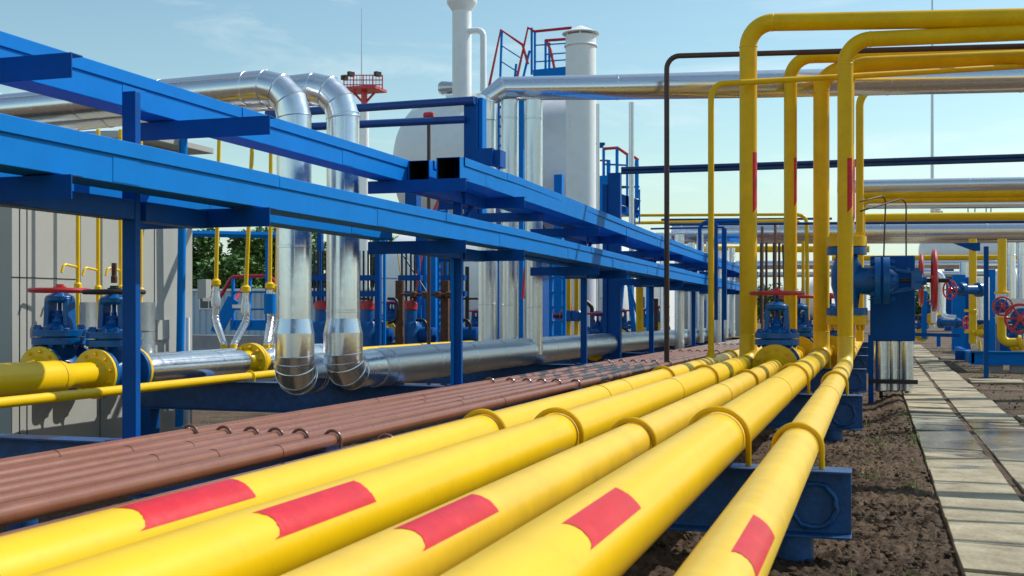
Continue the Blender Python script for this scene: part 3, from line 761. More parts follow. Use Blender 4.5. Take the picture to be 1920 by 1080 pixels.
# lines through the valves
def ypipe(X, y0, y1, r, lab, mat=YEL, zfun=zB, loc=None):
    return solo('gas_pipe', MB().tube([(X, y0, zfun(y0)), (X, y1, zfun(y1))], r, 28), mat, lab, 'pipe', loc=(X, y0, zfun(y0)))
T = Thing('gas_pipe', 'fat yellow pipe entering from the left and feeding the half hidden valve', 'pipe', (XB, yB - 1, zB(yB)))
T.part('pipe_run', MB().tube([(XB, 4, zB(4)), (XB, yB - .95, zB(yB)), (XB, yB - .88, zB(yB)), (XB, yB - .78, zB(yB)), (XB, yB - .42, zB(yB))], [.172, .172, .165, .132, .13], 32), YEL)
ws = MB().torus((XB, yB - .96, zB(yB)), (0, 1, 0), .172, .006, 32, 6); T.part('weld_seam', ws, YEL)
ypipe(XA, 4, yA - .42, .13, 'yellow pipe behind the fat one, leading to the valve with the red wheel')
def cladline(X, y0, y1, r, lab):
    return clad('insulated_pipe', lab, [([(X, y0, zB(y0)), (X, y0 + .25, zB(y0)), (X, y1, zB(y1))], [r * .82, r, r])], step=1.3, mat=ALU)
yf = y_at(470, XB)
cladline(XB, yB + .42, yf - .28, .163, 'silver clad pipe between the half hidden valve and the yellow flange')
cladline(XB, yf + .32, 16.5, .163, 'silver clad pipe beyond the yellow flange, left of the bent pipes')
cladline(XA, yA + .42, 17, .150, 'rear silver clad pipe beyond the valve with the red wheel')
T = Thing('flange_joint', 'yellow bolted flange pair between two lengths of silver clad pipe', 'flange', (XB, yf, zB(yf)))
T.part('flange', MB().disc((XB, yf - .06, zB(yf)), (0, 1, 0), .25, .055).disc((XB, yf + .005, zB(yf)), (0, 1, 0), .25, .055), YEL)
T.part('neck', MB().lathe((XB, yf - .3, zB(yf)), (0, 1, 0), [(0, .13), (.15, .135), (.24, .18)], 28).lathe((XB, yf + .06, zB(yf)), (0, 1, 0), [(0, .18), (.1, .135), (.28, .13)], 28), YEL)
T.part('bolts', MB().bolts((XB, yf - .06, zB(yf)), (0, -1, 0), .2, 10, .026, .05).bolts((XB, yf + .06, zB(yf)), (0, 1, 0), .2, 10, .026, .05), YEL)
Xt = -7.4; zt_ = lambda y: CH - .832 - .001 * y
T = Thing('gas_pipe', 'slim yellow pipe low in front of the left valves', 'pipe', (Xt, 9, zt_(9)))
T.part('pipe_run', MB().tube([(Xt, 4, zt_(4)), (Xt, 14.5, zt_(14.5))], .05, 20), YEL); T.part('u_bolt', ubolt(Xt, zt_(12.6), .05, 12.6, 1.3, .01), YEL)
solo('gas_pipe', MB().tube([(-8.1, 15.5, CH - .70), (-8.1, 21, CH - .73), (-8.0, 40, CH - .95)], .07, 20), YEL, 'yellow pipe seen as a stripe above the long low silver pipe', 'pipe', loc=(-8.1, 15.5, .7))

# valves at the risers
X3 = -1.33; y3 = 16.75; z3 = CH - .735 - S5 * y3
gate_valve('gate_valve', 'blue gate valve with a flat red handwheel in front of the second riser', (X3, y3, z3), RED, .98, .36, YEL2, 1.06, .30)
gate_valve('gate_valve', 'blue gate valve behind the second riser, red wheel edge showing', (X3, 21.8, z3), RED, .98, .36, YEL2, 1.06, .30)
gate_valve('gate_valve', 'blue gate valve mostly hidden behind the thick riser', (-.80, 22.6, z3), RED, .98, .36, YEL2, 1.06, .30)
yellow_after = MB().tube([(X3, 17.2, z3), (X3, 19.4, z3)], .105, 24)

solo('gas_pipe', MB().tube(fillet([A(1612, 640, 23.5), A(1612, 167, 23.5), A(1920, 152, 24.5)], .35, 8), .075, 20), YEL2, 'slim yellow riser bending right just under the high silver pipe', 'pipe', loc=A(1612, 640, 23.5))
# big side-mounted valve on the rearmost riser
XE, YE = -.42, 18.9; ZE = depth(XE, YE); zz = lambda v: CH + (VH - v) * ZE / F
T = Thing('riser_pipe', 'yellow riser behind the front right one, carrying the big blue valve', 'pipe', (XE, YE, zz(690)))
T.part('riser', MB().tube(fillet([(XE, YE, zz(452)), (XE, YE, zz(121)), A(1920, 108, YE + .1), A(1920, 108, YE + .1) + Vector((7, 0, -.2))], .3, 10), .115, 30), YEL2)
T.part('lower_pipe', MB().tube(fillet([(XE, YE, zz(600)), (XE, YE, zz(668)), (XE + .02, 33, zz(668) - .1)], .2, 6), .12, 28), YEL2)
mbm = MB(); vs = []
for j in range(2):
    for k in range(9):
        q = -.8 + .75 * k / 8; vs.append((XE + .1268 * math.cos(q), YE + .1268 * math.sin(q), zz((302, 405)[j]) - (.1 * k / 8 if j else 0)))
mbm.add(vs, [(k, k + 1, 10 + k, 9 + k) for k in range(8)]); T.part('painted_marking', mbm, REDM)
T.part('flange', MB().disc((XE, YE, zz(463)), (0, 0, 1), .305, zz(444) - zz(463)).disc((XE, YE, zz(609)), (0, 0, 1), .315, zz(592) - zz(609)), YEL2)
T.part('bolts', MB().bolts((XE, YE, zz(444)), (0, 0, 1), .25, 12, .03, .06), YEL2); T.part('bolts', MB().bolts((XE, YE, zz(609)), (0, 0, -1), .25, 12, .032, .09), YEL2)
T = Thing('side_valve', 'big blue valve on the rear riser with its stem pointing at the path', 'valve', (XE, YE, zz(591)))
bm_ = MB().disc((XE, YE, zz(478)), (0, 0, 1), .305, zz(464) - zz(478)).disc((XE, YE, zz(591)), (0, 0, 1), .315, zz(577) - zz(591))
bm_.lathe((XE, YE, zz(577)), (0, 0, 1), [(0, .17), (.2, .2), (.35, .24), (.62, .24), (.75, .19), (zz(478) - zz(577), .16)], 28)
zc = zz(527)
bm_.lathe((XE, YE, zc), (1, 0, 0), [(0, .2), (.3, .22), (.44, .24)], 26)
T.part('body', bm_, VBLUE)
T.part('bonnet_flange', MB().disc((XE + .42, YE, zc), (1, 0, 0), .37, .09).disc((XE + .545, YE, zc), (1, 0, 0), .37, .1), VBLUE)
T.part('bonnet_bolts', MB().bolts((XE + .42, YE, zc), (-1, 0, 0), .31, 14, .032, .06), VBLUE); T.part('bonnet_bolts', MB().bolts((XE + .645, YE, zc), (1, 0, 0), .31, 14, .032, .08), VBLUE)
yk = MB().lathe((XE + .64, YE, zc), (1, 0, 0), [(0, .2), (.1, .14), (.14, .1)], 18)
for s_ in (-1, 1): yk.tube([(XE + .72, YE, zc + s_ * .16), (XE + .95, YE, zc + s_ * .12), (XE + 1.05, YE, zc + s_ * .11)], .035, 10)
yk.lathe((XE + 1.02, YE, zc), (1, 0, 0), [(0, .15), (.1, .15), (.11, .08), (.17, .07)], 14).box(XE + .96, XE + 1.12, YE - .14, YE + .14, zc - .13, zc + .15)
for q in (.9, 1.02): yk.box(XE + q, XE + q + .05, YE - .04, YE + .04, zc + .12, zc + .2)
T.part('yoke', yk, VBLUE)
T.part('stem', MB().lathe((XE + .6, YE, zc), (1, 0, 0), [(0, .035), (.92, .035)], 12), BLK)
def side_wheel(X, Y, Z, R):
    wm = MB().torus((X, Y, Z), (1, 0, 0), R, .035, 48, 10)
    for k in range(6):
        q = 2 * PI * k / 6; e_ = Vector((0, math.cos(q), math.sin(q)))
        wm.tube([Vector((X + .02, Y, Z)) + e_ * .05, Vector((X, Y, Z)) + e_ * R], [.028, .02], 8)
    return wm.lathe((X - .04, Y, Z), (1, 0, 0), [(0, .075), (.1, .075)], 14)
T.part('handwheel', side_wheel(XE + 1.30, YE, zc, .455), RED)
pB2 = A(1727, 525, 22.5)
T = Thing('side_valve', 'rear red handwheel with a blue valve, behind the big edge-on wheel', 'valve', (pB2.x, 22.5, pB2.z))
T.part('handwheel', side_wheel(pB2.x, 22.5, pB2.z, .46), RED); T.part('yoke', MB().lathe((pB2.x - .8, 22.5, pB2.z), (1, 0, 0), [(0, .3), (.15, .3), (.16, .12), (.8, .1)], 18), VBLUE)

# blue cabinet on a leg beside the path, with polished cylinders below
YC = 19.5; c0, c1 = A(1629, 480, YC), A(1716, 640, YC)
T = Thing('control_cabinet', 'tall blue cabinet on a slim leg beside the path', 'cabinet', (c0.x, YC, gz(c0.x, YC)))
T.part('box', MB().box(c0.x + .02, c1.x, YC, YC + .5, c1.z, c0.z), DBLUE, bevel=.02)
lg = MB().box(c0.x - .01, c0.x + .075, YC - .02, YC + .07, gz(c0.x, YC) - .08, c1.z + .1); T.part('leg', lg, DBLUE, bevel=.004)
T.part('leg', MB().box(c0.x + .02, c0.x + .07, YC + .43, YC + .5, -.25, c1.z), DBLUE)
for k, uu in enumerate((1652, 1675, 1700)):
    pc = A(uu, 600, YC + .12); zt, zb = A(uu, 639.5, YC).z, A(uu, 735, YC).z
    T2 = Thing('gas_cylinder', ('left', 'middle', 'right')[k] + ' polished steel cylinder under the blue cabinet', 'cylinder', (pc.x, YC + .12, zb), 'steel cylinders under the cabinet')
    T2.part('shell', MB().lathe((pc.x, YC + .12 + .05 * (k == 1), zb), (0, 0, 1), [(0, .09), (.02, .105), (zt - zb - .004, .105)], 26), ALU)
    if k != 1: T2.part('tap', MB().lathe((pc.x, YC + .1, zb - .11), (0, 0, 1), [(0, .03), (.11, .03)], 10).box(pc.x + .03, pc.x + .09, YC + .08, YC + .12, zb - .09, zb - .06).box(pc.x + .085, pc.x + .1, YC + .05, YC + .15, zb - .12, zb - .03), BLK)
rl = MB().box(c0.x, c1.x + .04, YC - .04, YC - .003, A(1650, 719, YC).z, A(1650, 711, YC).z); solo('clamp_rail', rl, BLK, 'black rail holding the polished cylinders to the cabinet leg', 'rail', loc=(c0.x, YC, .2))
for k, (uu, v0_, v1_, u2) in enumerate(((1661, 366, 480, 1613), (1699, 370, 480, 1613))):
    p0 = A(uu, v0_, 20.2); pm_ = A(uu, v1_ + 12, 19.9 if 0 else 20.2)
    if uu == 1661: pm_ = A(1657, v1_, 20.2)
    solo('capillary_tube', MB().tube(fillet([pm_, p0, A(u2, (378, 396)[k], 19.5)], .12, 6), .013, 8), DBRN, ('left', 'right')[k] + ' of two thin brown tubes looping over the blue cabinet', 'tube', 'thin brown tubes over the cabinet', loc=pm_)

# ------------------------------------------------------------------ blue crossing pipes
def xrun(name, lab, u0_, v0_, u1_, v1_, Y, rpx, mat, ext=0.0, Y1=None, cat='pipe', group=None, drop=None, n_=16, extl=0, metalr=None):
    Y1 = Y1 or Y; a_, b2 = A(u0_, v0_, Y), A(u1_, v1_, Y1); d_ = b2 - a_
    r = rpx * depth(a_.x, a_.y) / F
    pts = [a_ - d_ * extl, b2 + d_ * ext]
    if drop is not None:
        pts = fillet([Vector((a_.x, Y, A(u0_, drop, Y).z)), a_, b2 + d_ * ext], r * 2.5, 6)
    if mat in (ALU, ALU2, GALV, SCUFF): 
        return clad(name, lab, [(pts, r)], mat=mat, step=3, group=group, seams=True)
    return solo(name, MB().tube(pts, r, n_), mat, lab, cat, group, loc=a_)
BP = paint("navy_pipe_paint", (.008, .045, .15), .4, .2, .1, .1)
BP2 = paint("dark_blue_pipe_paint", (.006, .06, .26), .35, .1, .05, .05)
xrun('blue_pipe', 'upper one of two dark blue pipes crossing in front of the white tank', 500, 214, 890, 188, 15.5, 7.5, BP2)
q0 = A(150, 254, 13.3); q1 = A(340, 249, 13.7); q2 = A(870, 224, 15.5)
solo('blue_pipe', MB().tube([q0, q1, q2], .055, 14), BP2, 'lower one of two dark blue pipes crossing in front of the white tank', 'pipe', loc=q0)
pc = A(884, 190, 15.6)
T = Thing('steel_column', 'blue riveted steel column where the two dark blue pipes end', 'column', (pc.x, 15.6, 2.7))
zq = C + 1.36
T.part('web', MB().box(pc.x - .1, pc.x + .1, 15.55, 15.65, zq, pc.z + .05), DBLUE, bevel=.004)
T.part('base_arm', MB().box(pc.x - .2, -4.5, 15.5, 15.7, zq - .12, zq - .002), DBLUE)
T.part('side_channel', MB().box(pc.x + .104, pc.x + .16, 15.62, 15.8, zq, pc.z + .05), BLUE)
T.part('bracket', MB().box(pc.x + .1, pc.x + .42, 15.3, 15.42, A(900, 316, 15.6).z, A(900, 284, 15.6).z).box(pc.x + .42, pc.x + .52, 15.35, 15.6, A(900, 318, 15.6).z, A(900, 287, 15.6).z), DBLUE)
pp = A(342, 262, 13.8); 
T = Thing('steel_column', 'slim round blue post in front of the grey wall', 'column', (-9.1, 13.75, -.36))
T.part('post', MB().tube([A(336, 800, 13.75), A(344, 258, 13.75)], .057, 16), BLUE)
for k in range(2):
    xrun('blue_pipe', ('upper', 'lower')[k] + ' navy pipe of the close pair crossing behind the yellow risers', 1165, 316.5 + k * 7, 1920, 292 + k * 7.5, 24, 3.6, BP, ext=.5)
pc = A(1152, 320, 24.2); T = Thing('steel_column', 'blue channel column ending under the pair of navy pipes', 'column', (pc.x, 24.2, 0))
T.part('web', MB().box(pc.x - .14, pc.x + .14, 24.15, 24.3, -.2, pc.z - .05), DBLUE); T.part('side_channel', MB().box(pc.x - .24, pc.x - .145, 24.1, 24.3, -.2, pc.z - .3), DBLUE)

# ------------------------------------------------------------------ grey building at the left
XW = -9.35; yw0, yw1 = y_at(22, XW), y_at(361, XW); ztop = CH + 1.62
T = Thing('grey_building', 'grey metal panel cabin behind the left valves', 'building', (XW, yw0, -.4))
T.part('wall', MB().box(XW - 4, XW, yw0, yw1, -.5, ztop), GREY, bevel=.01)
sm = MB()
for yy in (yw0 + .12, yw0 + .24, yw0 + 1.55, yw0 + 2.7): sm.box(XW + .001, XW + .006, yy, yy + .009, -.5, ztop)
sm.box(XW + .001, XW + .006, yw0, yw0 + 1.1, 1.73, 1.74)
T.part('panel_seam', sm, BLK)
zh = A(400, 272, yw1).z
hy0, hy1 = y_at(262, XW + .2), y_at(401, XW + .2)
T.part('vent_neck', MB().box(XW - 1.0, XW - .1, y_at(265, XW), y_at(365, XW) - .05, ztop, zh - .09), GREY)
T.part('vent_cap', MB().box(XW - 1.3, XW + .2, hy0, hy1, zh - .09, zh), GREY, bevel=.01)
T.part('louvre', MB().box(XW + .002, XW + .05, y_at(290, XW), y_at(313, XW), .95, 1.22), GREY)
# roof ladder whose shadow falls on the wall is the pipework above; conduits in front of the wall
cy = [(146, 385, 615, XW + .35), (184, 385, 618, XW + .35), (226, 385, 615, XW + .35), (264, 385, 618, XW + .35)]
cn = ['leftmost', 'second', 'third', 'fourth']
for k, (uu, va, vb, X) in enumerate(cy):
    yy = y_at(uu, X); Z = depth(X, yy); zt_2 = CH + (VH - 243) * Z / F; zb_ = CH + (VH - vb) * Z / F
    T = Thing('yellow_conduit', cn[k] + ' thin yellow pipe standing in front of the grey wall', 'pipe', (X, yy, zb_), 'thin yellow pipes by the grey wall')
    T.part('tube', MB().tube([(X, yy, zb_), (X, yy, zt_2)], .024, 12), YEL)
    T.part('coupling', MB().lathe((X, yy, zb_ + .43), (0, 0, 1), [(0, .03), (.02, .045), (.09, .045), (.11, .03)], 12), YEL)
    if k < 3:
        zc_ = zb_ + .72; T.part('side_branch', MB().tube(fillet([(X, yy, zc_ - .08), (X, yy, zc_), (X - .02, yy - .22, zc_ + .03), (X - .02, yy - .26, zc_ - .07)], .05, 4), .016, 8), YEL)
for k, uu in enumerate((150, 186, 262)):
    X = XW + .3; yy = y_at(uu, X) + .05; Z = depth(X, yy); za, zb_ = CH + (VH - 567) * Z / F, CH + (VH - 690) * Z / F
    T = Thing('instrument_housing', ('left', 'middle', 'right')[k] + ' galvanised drum on the grey wall behind the valves', 'housing', (X, yy, zb_), 'galvanised drums on the grey wall')
    T.part('drum', MB().lathe((X, yy, zb_), (0, 0, 1), [(0, .15), (.01, .165), ((za - zb_) * .55, .165), ((za - zb_) * .56, .15), ((za - zb_) * .57, .165), (za - zb_, .165)], 24), GALV)
    T.part('drain_valve', MB().tube([(X + .05, yy, zb_ - .01), (X + .05, yy, zb_ - .3)], [.02, .014], 8).lathe((X + .05, yy, zb_ - .12), (0, 0, 1), [(0, .03), (.05, .03)], 8).lathe((X + .05, yy, zb_ - .26), (0, 0, 1), [(0, .022), (.04, .022)], 8).tube([(X + .05, yy, zb_ - .09), (X + .05, yy + .1, zb_ - .06)], .008, 6), GALV)
solo('post_pipe', MB().lathe((XW + .2, y_at(352, XW + .2), -.3), (0, 0, 1), [(0, .03), (1.55, .03)], 12), WHT, 'short white pipe beside the corner of the grey cabin', 'pipe', loc=(XW + .2, y_at(352, XW + .2), -.3))
# yellow stand pipes with foil-wrapped tails
for k, (ut, vt, uc, vc, um, vm_, ub, vb, Yk) in enumerate(((411, 262, 405, 530, 404, 600, 420, 655, 15.2), (473, 272, 461, 542, 463, 600, 438, 655, 15.0), (508, 285, 506, 536, 508, 600, 500, 655, 15.3), (524, 290, 519, 540, 517, 600, 512, 655, 15.5))):
    T = Thing('stand_pipe', ('first', 'second', 'third', 'fourth')[k] + ' thin yellow stand pipe with a foil wrapped tail, counted from the grey cabin', 'pipe', A(ub, vb, Yk), 'yellow stand pipes with foil wrapped tails')
    T.part('tube', MB().tube([A(ut, vt, Yk), A(uc, vc, Yk)], .03, 12), YEL)
    pc = A(uc, vc, Yk); T.part('union', MB().lathe(pc - Vector((0, 0, .06)), (0, 0, 1), [(0, .04), (.03, .07), (.09, .07), (.12, .035)], 12), YEL)
    pts = fillet([pc - Vector((0, 0, .06)), A(um, vm_, Yk), A(ub, vb - 8, Yk - .2), A(ub, vb + 4, Yk - .3)], .25, 6)
    T.part('foil_tail', MB().tube(pts, [.05 + .008 * (i % 2) for i in range(len(pts))], 12), FOIL)
    T.part('root', MB().lathe(A(ub, vb + 6, Yk - .3), (0, 0, 1), [(0, .08), (.05, .08), (.06, .05), (.12, .05)], 12), YEL)
    if k < 2: T.part('wrap', MB().lathe(pc - Vector((0, 0, .36)), (0, 0, 1), [(0, .07), (.1, .075), (.16, .06), (.24, .05)], 12).box(pc.x - .2, pc.x + .02, pc.y - .05, pc.y + .05, pc.z - .28, pc.z - .23), ALU2)
    elif k == 2: T.part('wrap', MB().lathe(pc - Vector((0, 0, .42)), (0, 0, 1), [(0, .09), (.3, .09)], 12), BLUE)
pw = A(332, 655, 14.6); T = Thing('vent_stub', 'foil wrapped stub with a rusty cap on the rear silver pipe', 'vent', A(332, 668, 14.6))
T.part('stub', MB().tube([A(333, 668, 14.6), A(333, 646, 14.6)], .06, 12), FOIL); T.part('cap', MB().lathe(A(334, 643, 14.6), (0, 0, 1), [(0, .05), (.01, .085), (.09, .085), (.1, .06)], 14), RUST)

NEAR[0] = False
# ------------------------------------------------------------------ left background: bund wall, stairs, cabin, trees
bw = MB(); a_, b2 = A(340, 628, 22), A(560, 628, 22); bw.box(a_.x, b2.x - .6, 22, 22.3, -.5, a_.z); solo('low_wall', bw, CONC, 'low grey concrete wall behind the foil wrapped pipes', 'wall', loc=(a_.x, 22, -.4), bevel=.01)
Ys = 27.0
T = Thing('stair_platform', 'blue access platform with red handrails behind the foil wrapped pipes', 'platform', A(470, 620, Ys))
pm1 = MB(); pa, pb = A(432, 600, Ys), A(560, 620, Ys); pm1.box(pa.x, pb.x, Ys, Ys + 1.2, pb.z, pa.z); T.part('deck', pm1, BLUE)
st = MB().prism([(-.03, -.17), (.03, -.17), (.03, .17), (-.03, .17)], A(405, 625, Ys), A(438, 560, Ys)); T.part('stringer', st, BLUE)
rl = MB()
for uu in (437, 469, 503, 508): rl.bar(A(uu, 612, Ys), A(uu, 520, Ys), .07)
for vv in (548, 580): rl.bar(A(437, vv, Ys), A(560, vv, Ys), .05)
rl.bar(A(409, 598, Ys), A(440, 548, Ys), .05)
T.part('rail_posts', rl, BLUE)
T.part('handrail', MB().tube(fillet([A(408, 565, Ys), A(435, 519, Ys), A(504, 517, Ys), A(520, 532, Ys)], .2, 4), .05, 10).tube([A(428, 580, Ys), A(470, 518, Ys + 1.2)], .05, 10), RED)
for k, (x0, x1) in enumerate(((440, 500),)): T.part('leg', MB().bar(A(503, 645, Ys), A(503, 435, Ys), .12), BLUE)
bmh = xrun('steel_beam', 'blue horizontal beam in front of the trees', 362, 438, 520, 441, 26, 6, BLUE, cat='beam', extl=.3, n_=4)
Yb = 58; a_, b2 = A(300, 546, Yb), A(620, 612, Yb)
T = Thing('site_cabin', 'pale blue corrugated cabin with a white window in front of the trees', 'building', (a_.x, Yb, 0))
wm = MB(); x = a_.x - 6
while x < b2.x + 14: wm.prism([(0, 0), (.22, 0), (.25, .05), (.38, .05), (.41, 0)], (x, Yb, -.2), (x, Yb, a_.z), (0, -1, 0)) if False else wm.box(x, x + .26, Yb, Yb + .2, -.2, a_.z); wm.box(x + .26, x + .4, Yb + .05, Yb + .2, -.2, a_.z); x += .4
T.part('siding', wm, LGREY)
T.part('roof', MB().box(a_.x - 6.2, b2.x + 14.2, Yb - .15, Yb + 6, a_.z, a_.z + .12), WHT)
wa, wb_ = A(374, 553, Yb - .02), A(400, 580, Yb - .02)
fr = MB()
fr.box(wa.x, wb_.x, Yb - .06, Yb - .005, wb_.z, wb_.z + .06).box(wa.x, wb_.x, Yb - .06, Yb - .005, wa.z - .06, wa.z)
for xx in (wa.x, (wa.x * .35 + wb_.x * .65), wb_.x - .06): fr.box(xx, xx + .06, Yb - .055, Yb - .004, wb_.z + .06, wa.z - .06)
wf = T.part('window_frame', fr, WHT); T.part('pane', MB().box(wa.x + .05, wb_.x - .05, Yb - .03, Yb - .01, wb_.z + .05, wa.z - .05), GLS, sub=None)
T2 = solo('junction_box', MB().box(A(370, 520, 30).x, A(386, 520, 30).x, 30, 30.3, A(370, 560, 30).z, A(370, 524, 30).z), GREY, 'small grey box beside the grey cabin in front of the trees', 'box', loc=A(378, 560, 30), bevel=.01)

def tree(u_, Y, vtop, wpx, lab, seed):
    random.seed(seed); p = A(u_, 600, Y); Z = depth(p.x, Y); ht = CH + (VH - vtop) * Z / F; R = wpx / 2 * Z / F
    T = Thing('tree', lab, 'tree', (p.x, Y, 0), 'trees beyond the site')
    tr = MB().tube([(p.x, Y, -.2), (p.x + .1, Y, ht * .3), (p.x, Y, ht * .75)], [.28, .2, .06], 8)
    for k in range(7):
        q = random.uniform(0, 6.28); h0 = ht * random.uniform(.25, .55); tr.tube([(p.x, Y, h0), (p.x + R * .7 * math.cos(q), Y + R * .7 * math.sin(q), h0 + ht * .25)], [.1, .03], 5)
    T.part('trunk', tr, BARK)
    lf = MB(); cl_ = [(Vector((p.x + random.uniform(-1, 1) * R * .8, Y + random.uniform(-1, 1) * R * .7, ht * random.uniform(.2, .88))), random.uniform(.16, .32) * R + .3) for _ in range(48)]
    for c_, rr in cl_:
        for _ in range(150):
            d_ = Vector((random.gauss(0, 1), random.gauss(0, 1), random.gauss(0, 1))).normalized() * rr * random.uniform(.5, 1.05)
            q_ = c_ + d_; s_ = random.uniform(.10, .22); a1_ = Vector((random.uniform(-1, 1), random.uniform(-1, 1), random.uniform(-.6, .6))).normalized(); b1_ = a1_.cross(Vector((random.uniform(-1, 1), random.uniform(-1, 1), 1))).normalized()
            s_ *= 1.35; lf.add([q_ - a1_ * s_, q_ - b1_ * s_ * .6, q_ + a1_ * s_, q_ + b1_ * s_ * .6], [(0, 1, 2, 3)])
    T.part('crown', lf, LEAF)
tl = ['tree just right of the grey cabin', 'broad tree beyond the blue access platform', 'tree behind the second yellow stand pipe', 'tree between the two bent silver pipes', 'tree seen right of the bent silver pipes', 'tall far tree behind the white tank legs']
for k, (uu, Y, vt, wp) in enumerate(((375, 78, 418, 130), (430, 72, 470, 90), (480, 80, 415, 120), (560, 82, 420, 130), (700, 84, 430, 140), (800, 95, 470, 120))): tree(uu, Y, vt, wp, tl[k], 20 + k)
for k, (uu, Y, vt, wp) in enumerate(((1350, 150, 535, 120), (1460, 160, 540, 130), (1700, 140, 540, 120), (1780, 150, 548, 110), (1900, 145, 540, 120), (250, 80, 430, 120))):
    tree(uu, Y, vt, wp, ['low far tree behind the silver droppers', 'low far tree behind the tallest riser', 'low far tree behind the edge-on wheels', 'far tree at the end of the path', 'far tree at the right edge', 'tree hidden by the grey cabin'][k], 40 + k)
random.seed(11)

# ------------------------------------------------------------------ tanks, chimneys, platform
def hor_tank(u0_, u1_, vc_, rpx, Y, lab, legs=True, el=.42, er=.42):
    a_, b2 = A(u0_, vc_, Y), A(u1_, vc_, Y); Z = depth((a_.x + b2.x) / 2, Y); r = rpx * Z / F; z = A((u0_ + u1_) / 2, vc_, Y).z
    T = Thing('storage_tank', lab, 'tank', (a_.x, Y, 0))
    pr = []; L_ = b2.x - a_.x; e = r * el; f_ = r * er
    for k in range(9): q = PI / 2 * k / 8; pr.append((e - e * math.cos(q), r * math.sin(q)))
    pr += [(e + (L_ - e - f_) * t_ / 5, r) for t_ in range(1, 5)]
    for k in range(9): q = PI / 2 * (8 - k) / 8; pr.append((L_ - f_ + f_ * math.cos(q), r * math.sin(q)))
    T.part('shell', MB().lathe((a_.x, Y, z), (1, 0, 0), pr, 64), WHT)
    sd_ = MB()
    for t_ in (.33, .66): sd_.torus((a_.x + L_ * t_, Y, z), (1, 0, 0), r + .002, .012, 64, 6)
    T.part('weld_seam', sd_, WHT)
    for t_ in (.22, .78): T.part('saddle', MB().box(a_.x + L_ * t_ - .25, a_.x + L_ * t_ + .25, Y - r * .7, Y + r * .7, -.2, z - r * .6), DBLUE)
    return T, z, r
T, zt1, rt1 = hor_tank(752, 1103, 312, 131, 38, 'large white horizontal tank under the chimney', el=.6, er=.06)
ta = A(830, 178, 36.5); tb = A(935, 172, 36.5)
T.part('top_walkway', MB().box(ta.x, tb.x + 2, 36.8, 38.6, ta.z - .1, ta.z + .05), GALV)
T.part('manhole', MB().lathe(A(825, 166, 37), (1, 0, 0), [(0, .2), (.1, .25), (.5, .2), (.9, .18)], 16), GALV)
hor_tank(722, 1200, 555, 120, 46, 'pale grey horizontal tank low behind the blue machinery')
def chimney(u_, w_, vtop, Y, lab, vb=None):
    p = A(u_, vtop, Y); Z = depth(p.x, Y); r = w_ / 2 * Z / F
    T = Thing('chimney', lab, 'chimney', (p.x, Y, 0)); return T, p, r, Z
T, p, r, Z = chimney(866, 36, -40, 36.5, 'tall white chimney standing over the white tank')
zb1 = CH + (VH - 14) * Z / F
T.part('stack', MB().lathe((p.x, 36.5, zt1), (0, 0, 1), [(0, r), (zb1 - zt1 + .6, r)], 32), WHT)
T.part('head', MB().lathe((p.x, 36.5, zb1 - .15), (0, 0, 1), [(0, r), (.25, r * 1.5), (.3, r * 1.58), (2.2, r * 1.58)], 32), WHT)
dp = MB().tube(fillet([(p.x, 36.4, CH + (VH - 61) * Z / F), (A(906, 61, 36.4).x, 36.4, CH + (VH - 61) * Z / F), (A(906, 61, 36.4).x, 36.4, CH + (VH - 175) * Z / F)], .2, 3), .11, 16); T.part('bypass_pipe', dp, WHT)
T, p, r, Z = chimney(1089, 57, 68, 31, 'stout white chimney with a conical rain cap'); zt = p.z
T.part('stack', MB().lathe((p.x, 31, -.3), (0, 0, 1), [(0, r), (zt + .3, r)], 40), WHT)
T.part('ring', MB().torus((p.x, 31, zt - .28), (0, 0, 1), r + .01, .035, 40, 8), WHT)
T.part('rain_cap', MB().lathe((p.x, 31, zt + .05), (0, 0, 1), [(0, r * 1.22), (.02, r * 1.24), (.24, .05)], 40), WHT)
T.part('cap_bracket', MB().bolts((p.x, 31, zt - .1), (0, 0, 1), r * .97, 6, .03, .22), WHT)
T.part('lifting_lug', MB().lathe((p.x - r * .55, 31 - r * .87, CH + (VH - 245) * Z / F), (0, 0, 1), [(0, .01), (.1, .03), (.3, .03), (.4, .01)], 8), WHT)
for k, (uu, va, vb, rr) in enumerate(((1121, 195, 640, .05), (1184, 192, 640, .075))):
    p = A(uu, va, 32); solo('vent_pipe', MB().tube([(p.x, 32, -.2), (p.x, 32, p.z)], rr, 12), GALV, ('thin grey pipe beside the stout chimney', 'slender pale pipe standing among the blue stair rails')[k], 'pipe', loc=(p.x, 32, 0))
# tower with red rails between the chimneys
Yt = 34
T = Thing('access_tower', 'blue access tower with red handrails on top, left of the stout chimney', 'platform', A(990, 640, Yt))
dk = MB(); a_, b2 = A(932, 150, Yt), A(1062, 137, Yt); dk.box(a_.x, b2.x, Yt, Yt + 1.6, a_.z - .25, a_.z); T.part('deck', dk, DBLUE)
dk2 = MB().bar(A(1000, 141, Yt - .1), A(1070, 134, Yt - .1), .06, .32); T.part('kick_plate', dk2, BLUE)
rp_ = MB()
for (ua, va, ub, vb) in ((941, 58, 938, 148), (997, 52, 997, 140), (1003, 60, 1003, 140), (1023, 75, 1023, 135), (1030, 80, 1030, 132), (993, 95, 980, 150), (968, 120, 965, 150)):
    rp_.bar(A(ua, va, Yt), A(ub, vb, Yt), .06)
for (ua, va, ub, vb) in ((941, 86, 975, 108), (941, 116, 972, 136), (1003, 85, 1065, 81), (1003, 116, 1065, 112), (1024, 102, 1065, 99)): rp_.bar(A(ua, va, Yt), A(ub, vb, Yt), .035)
T.part('rail_posts', rp_, BLUE)
hr = MB()
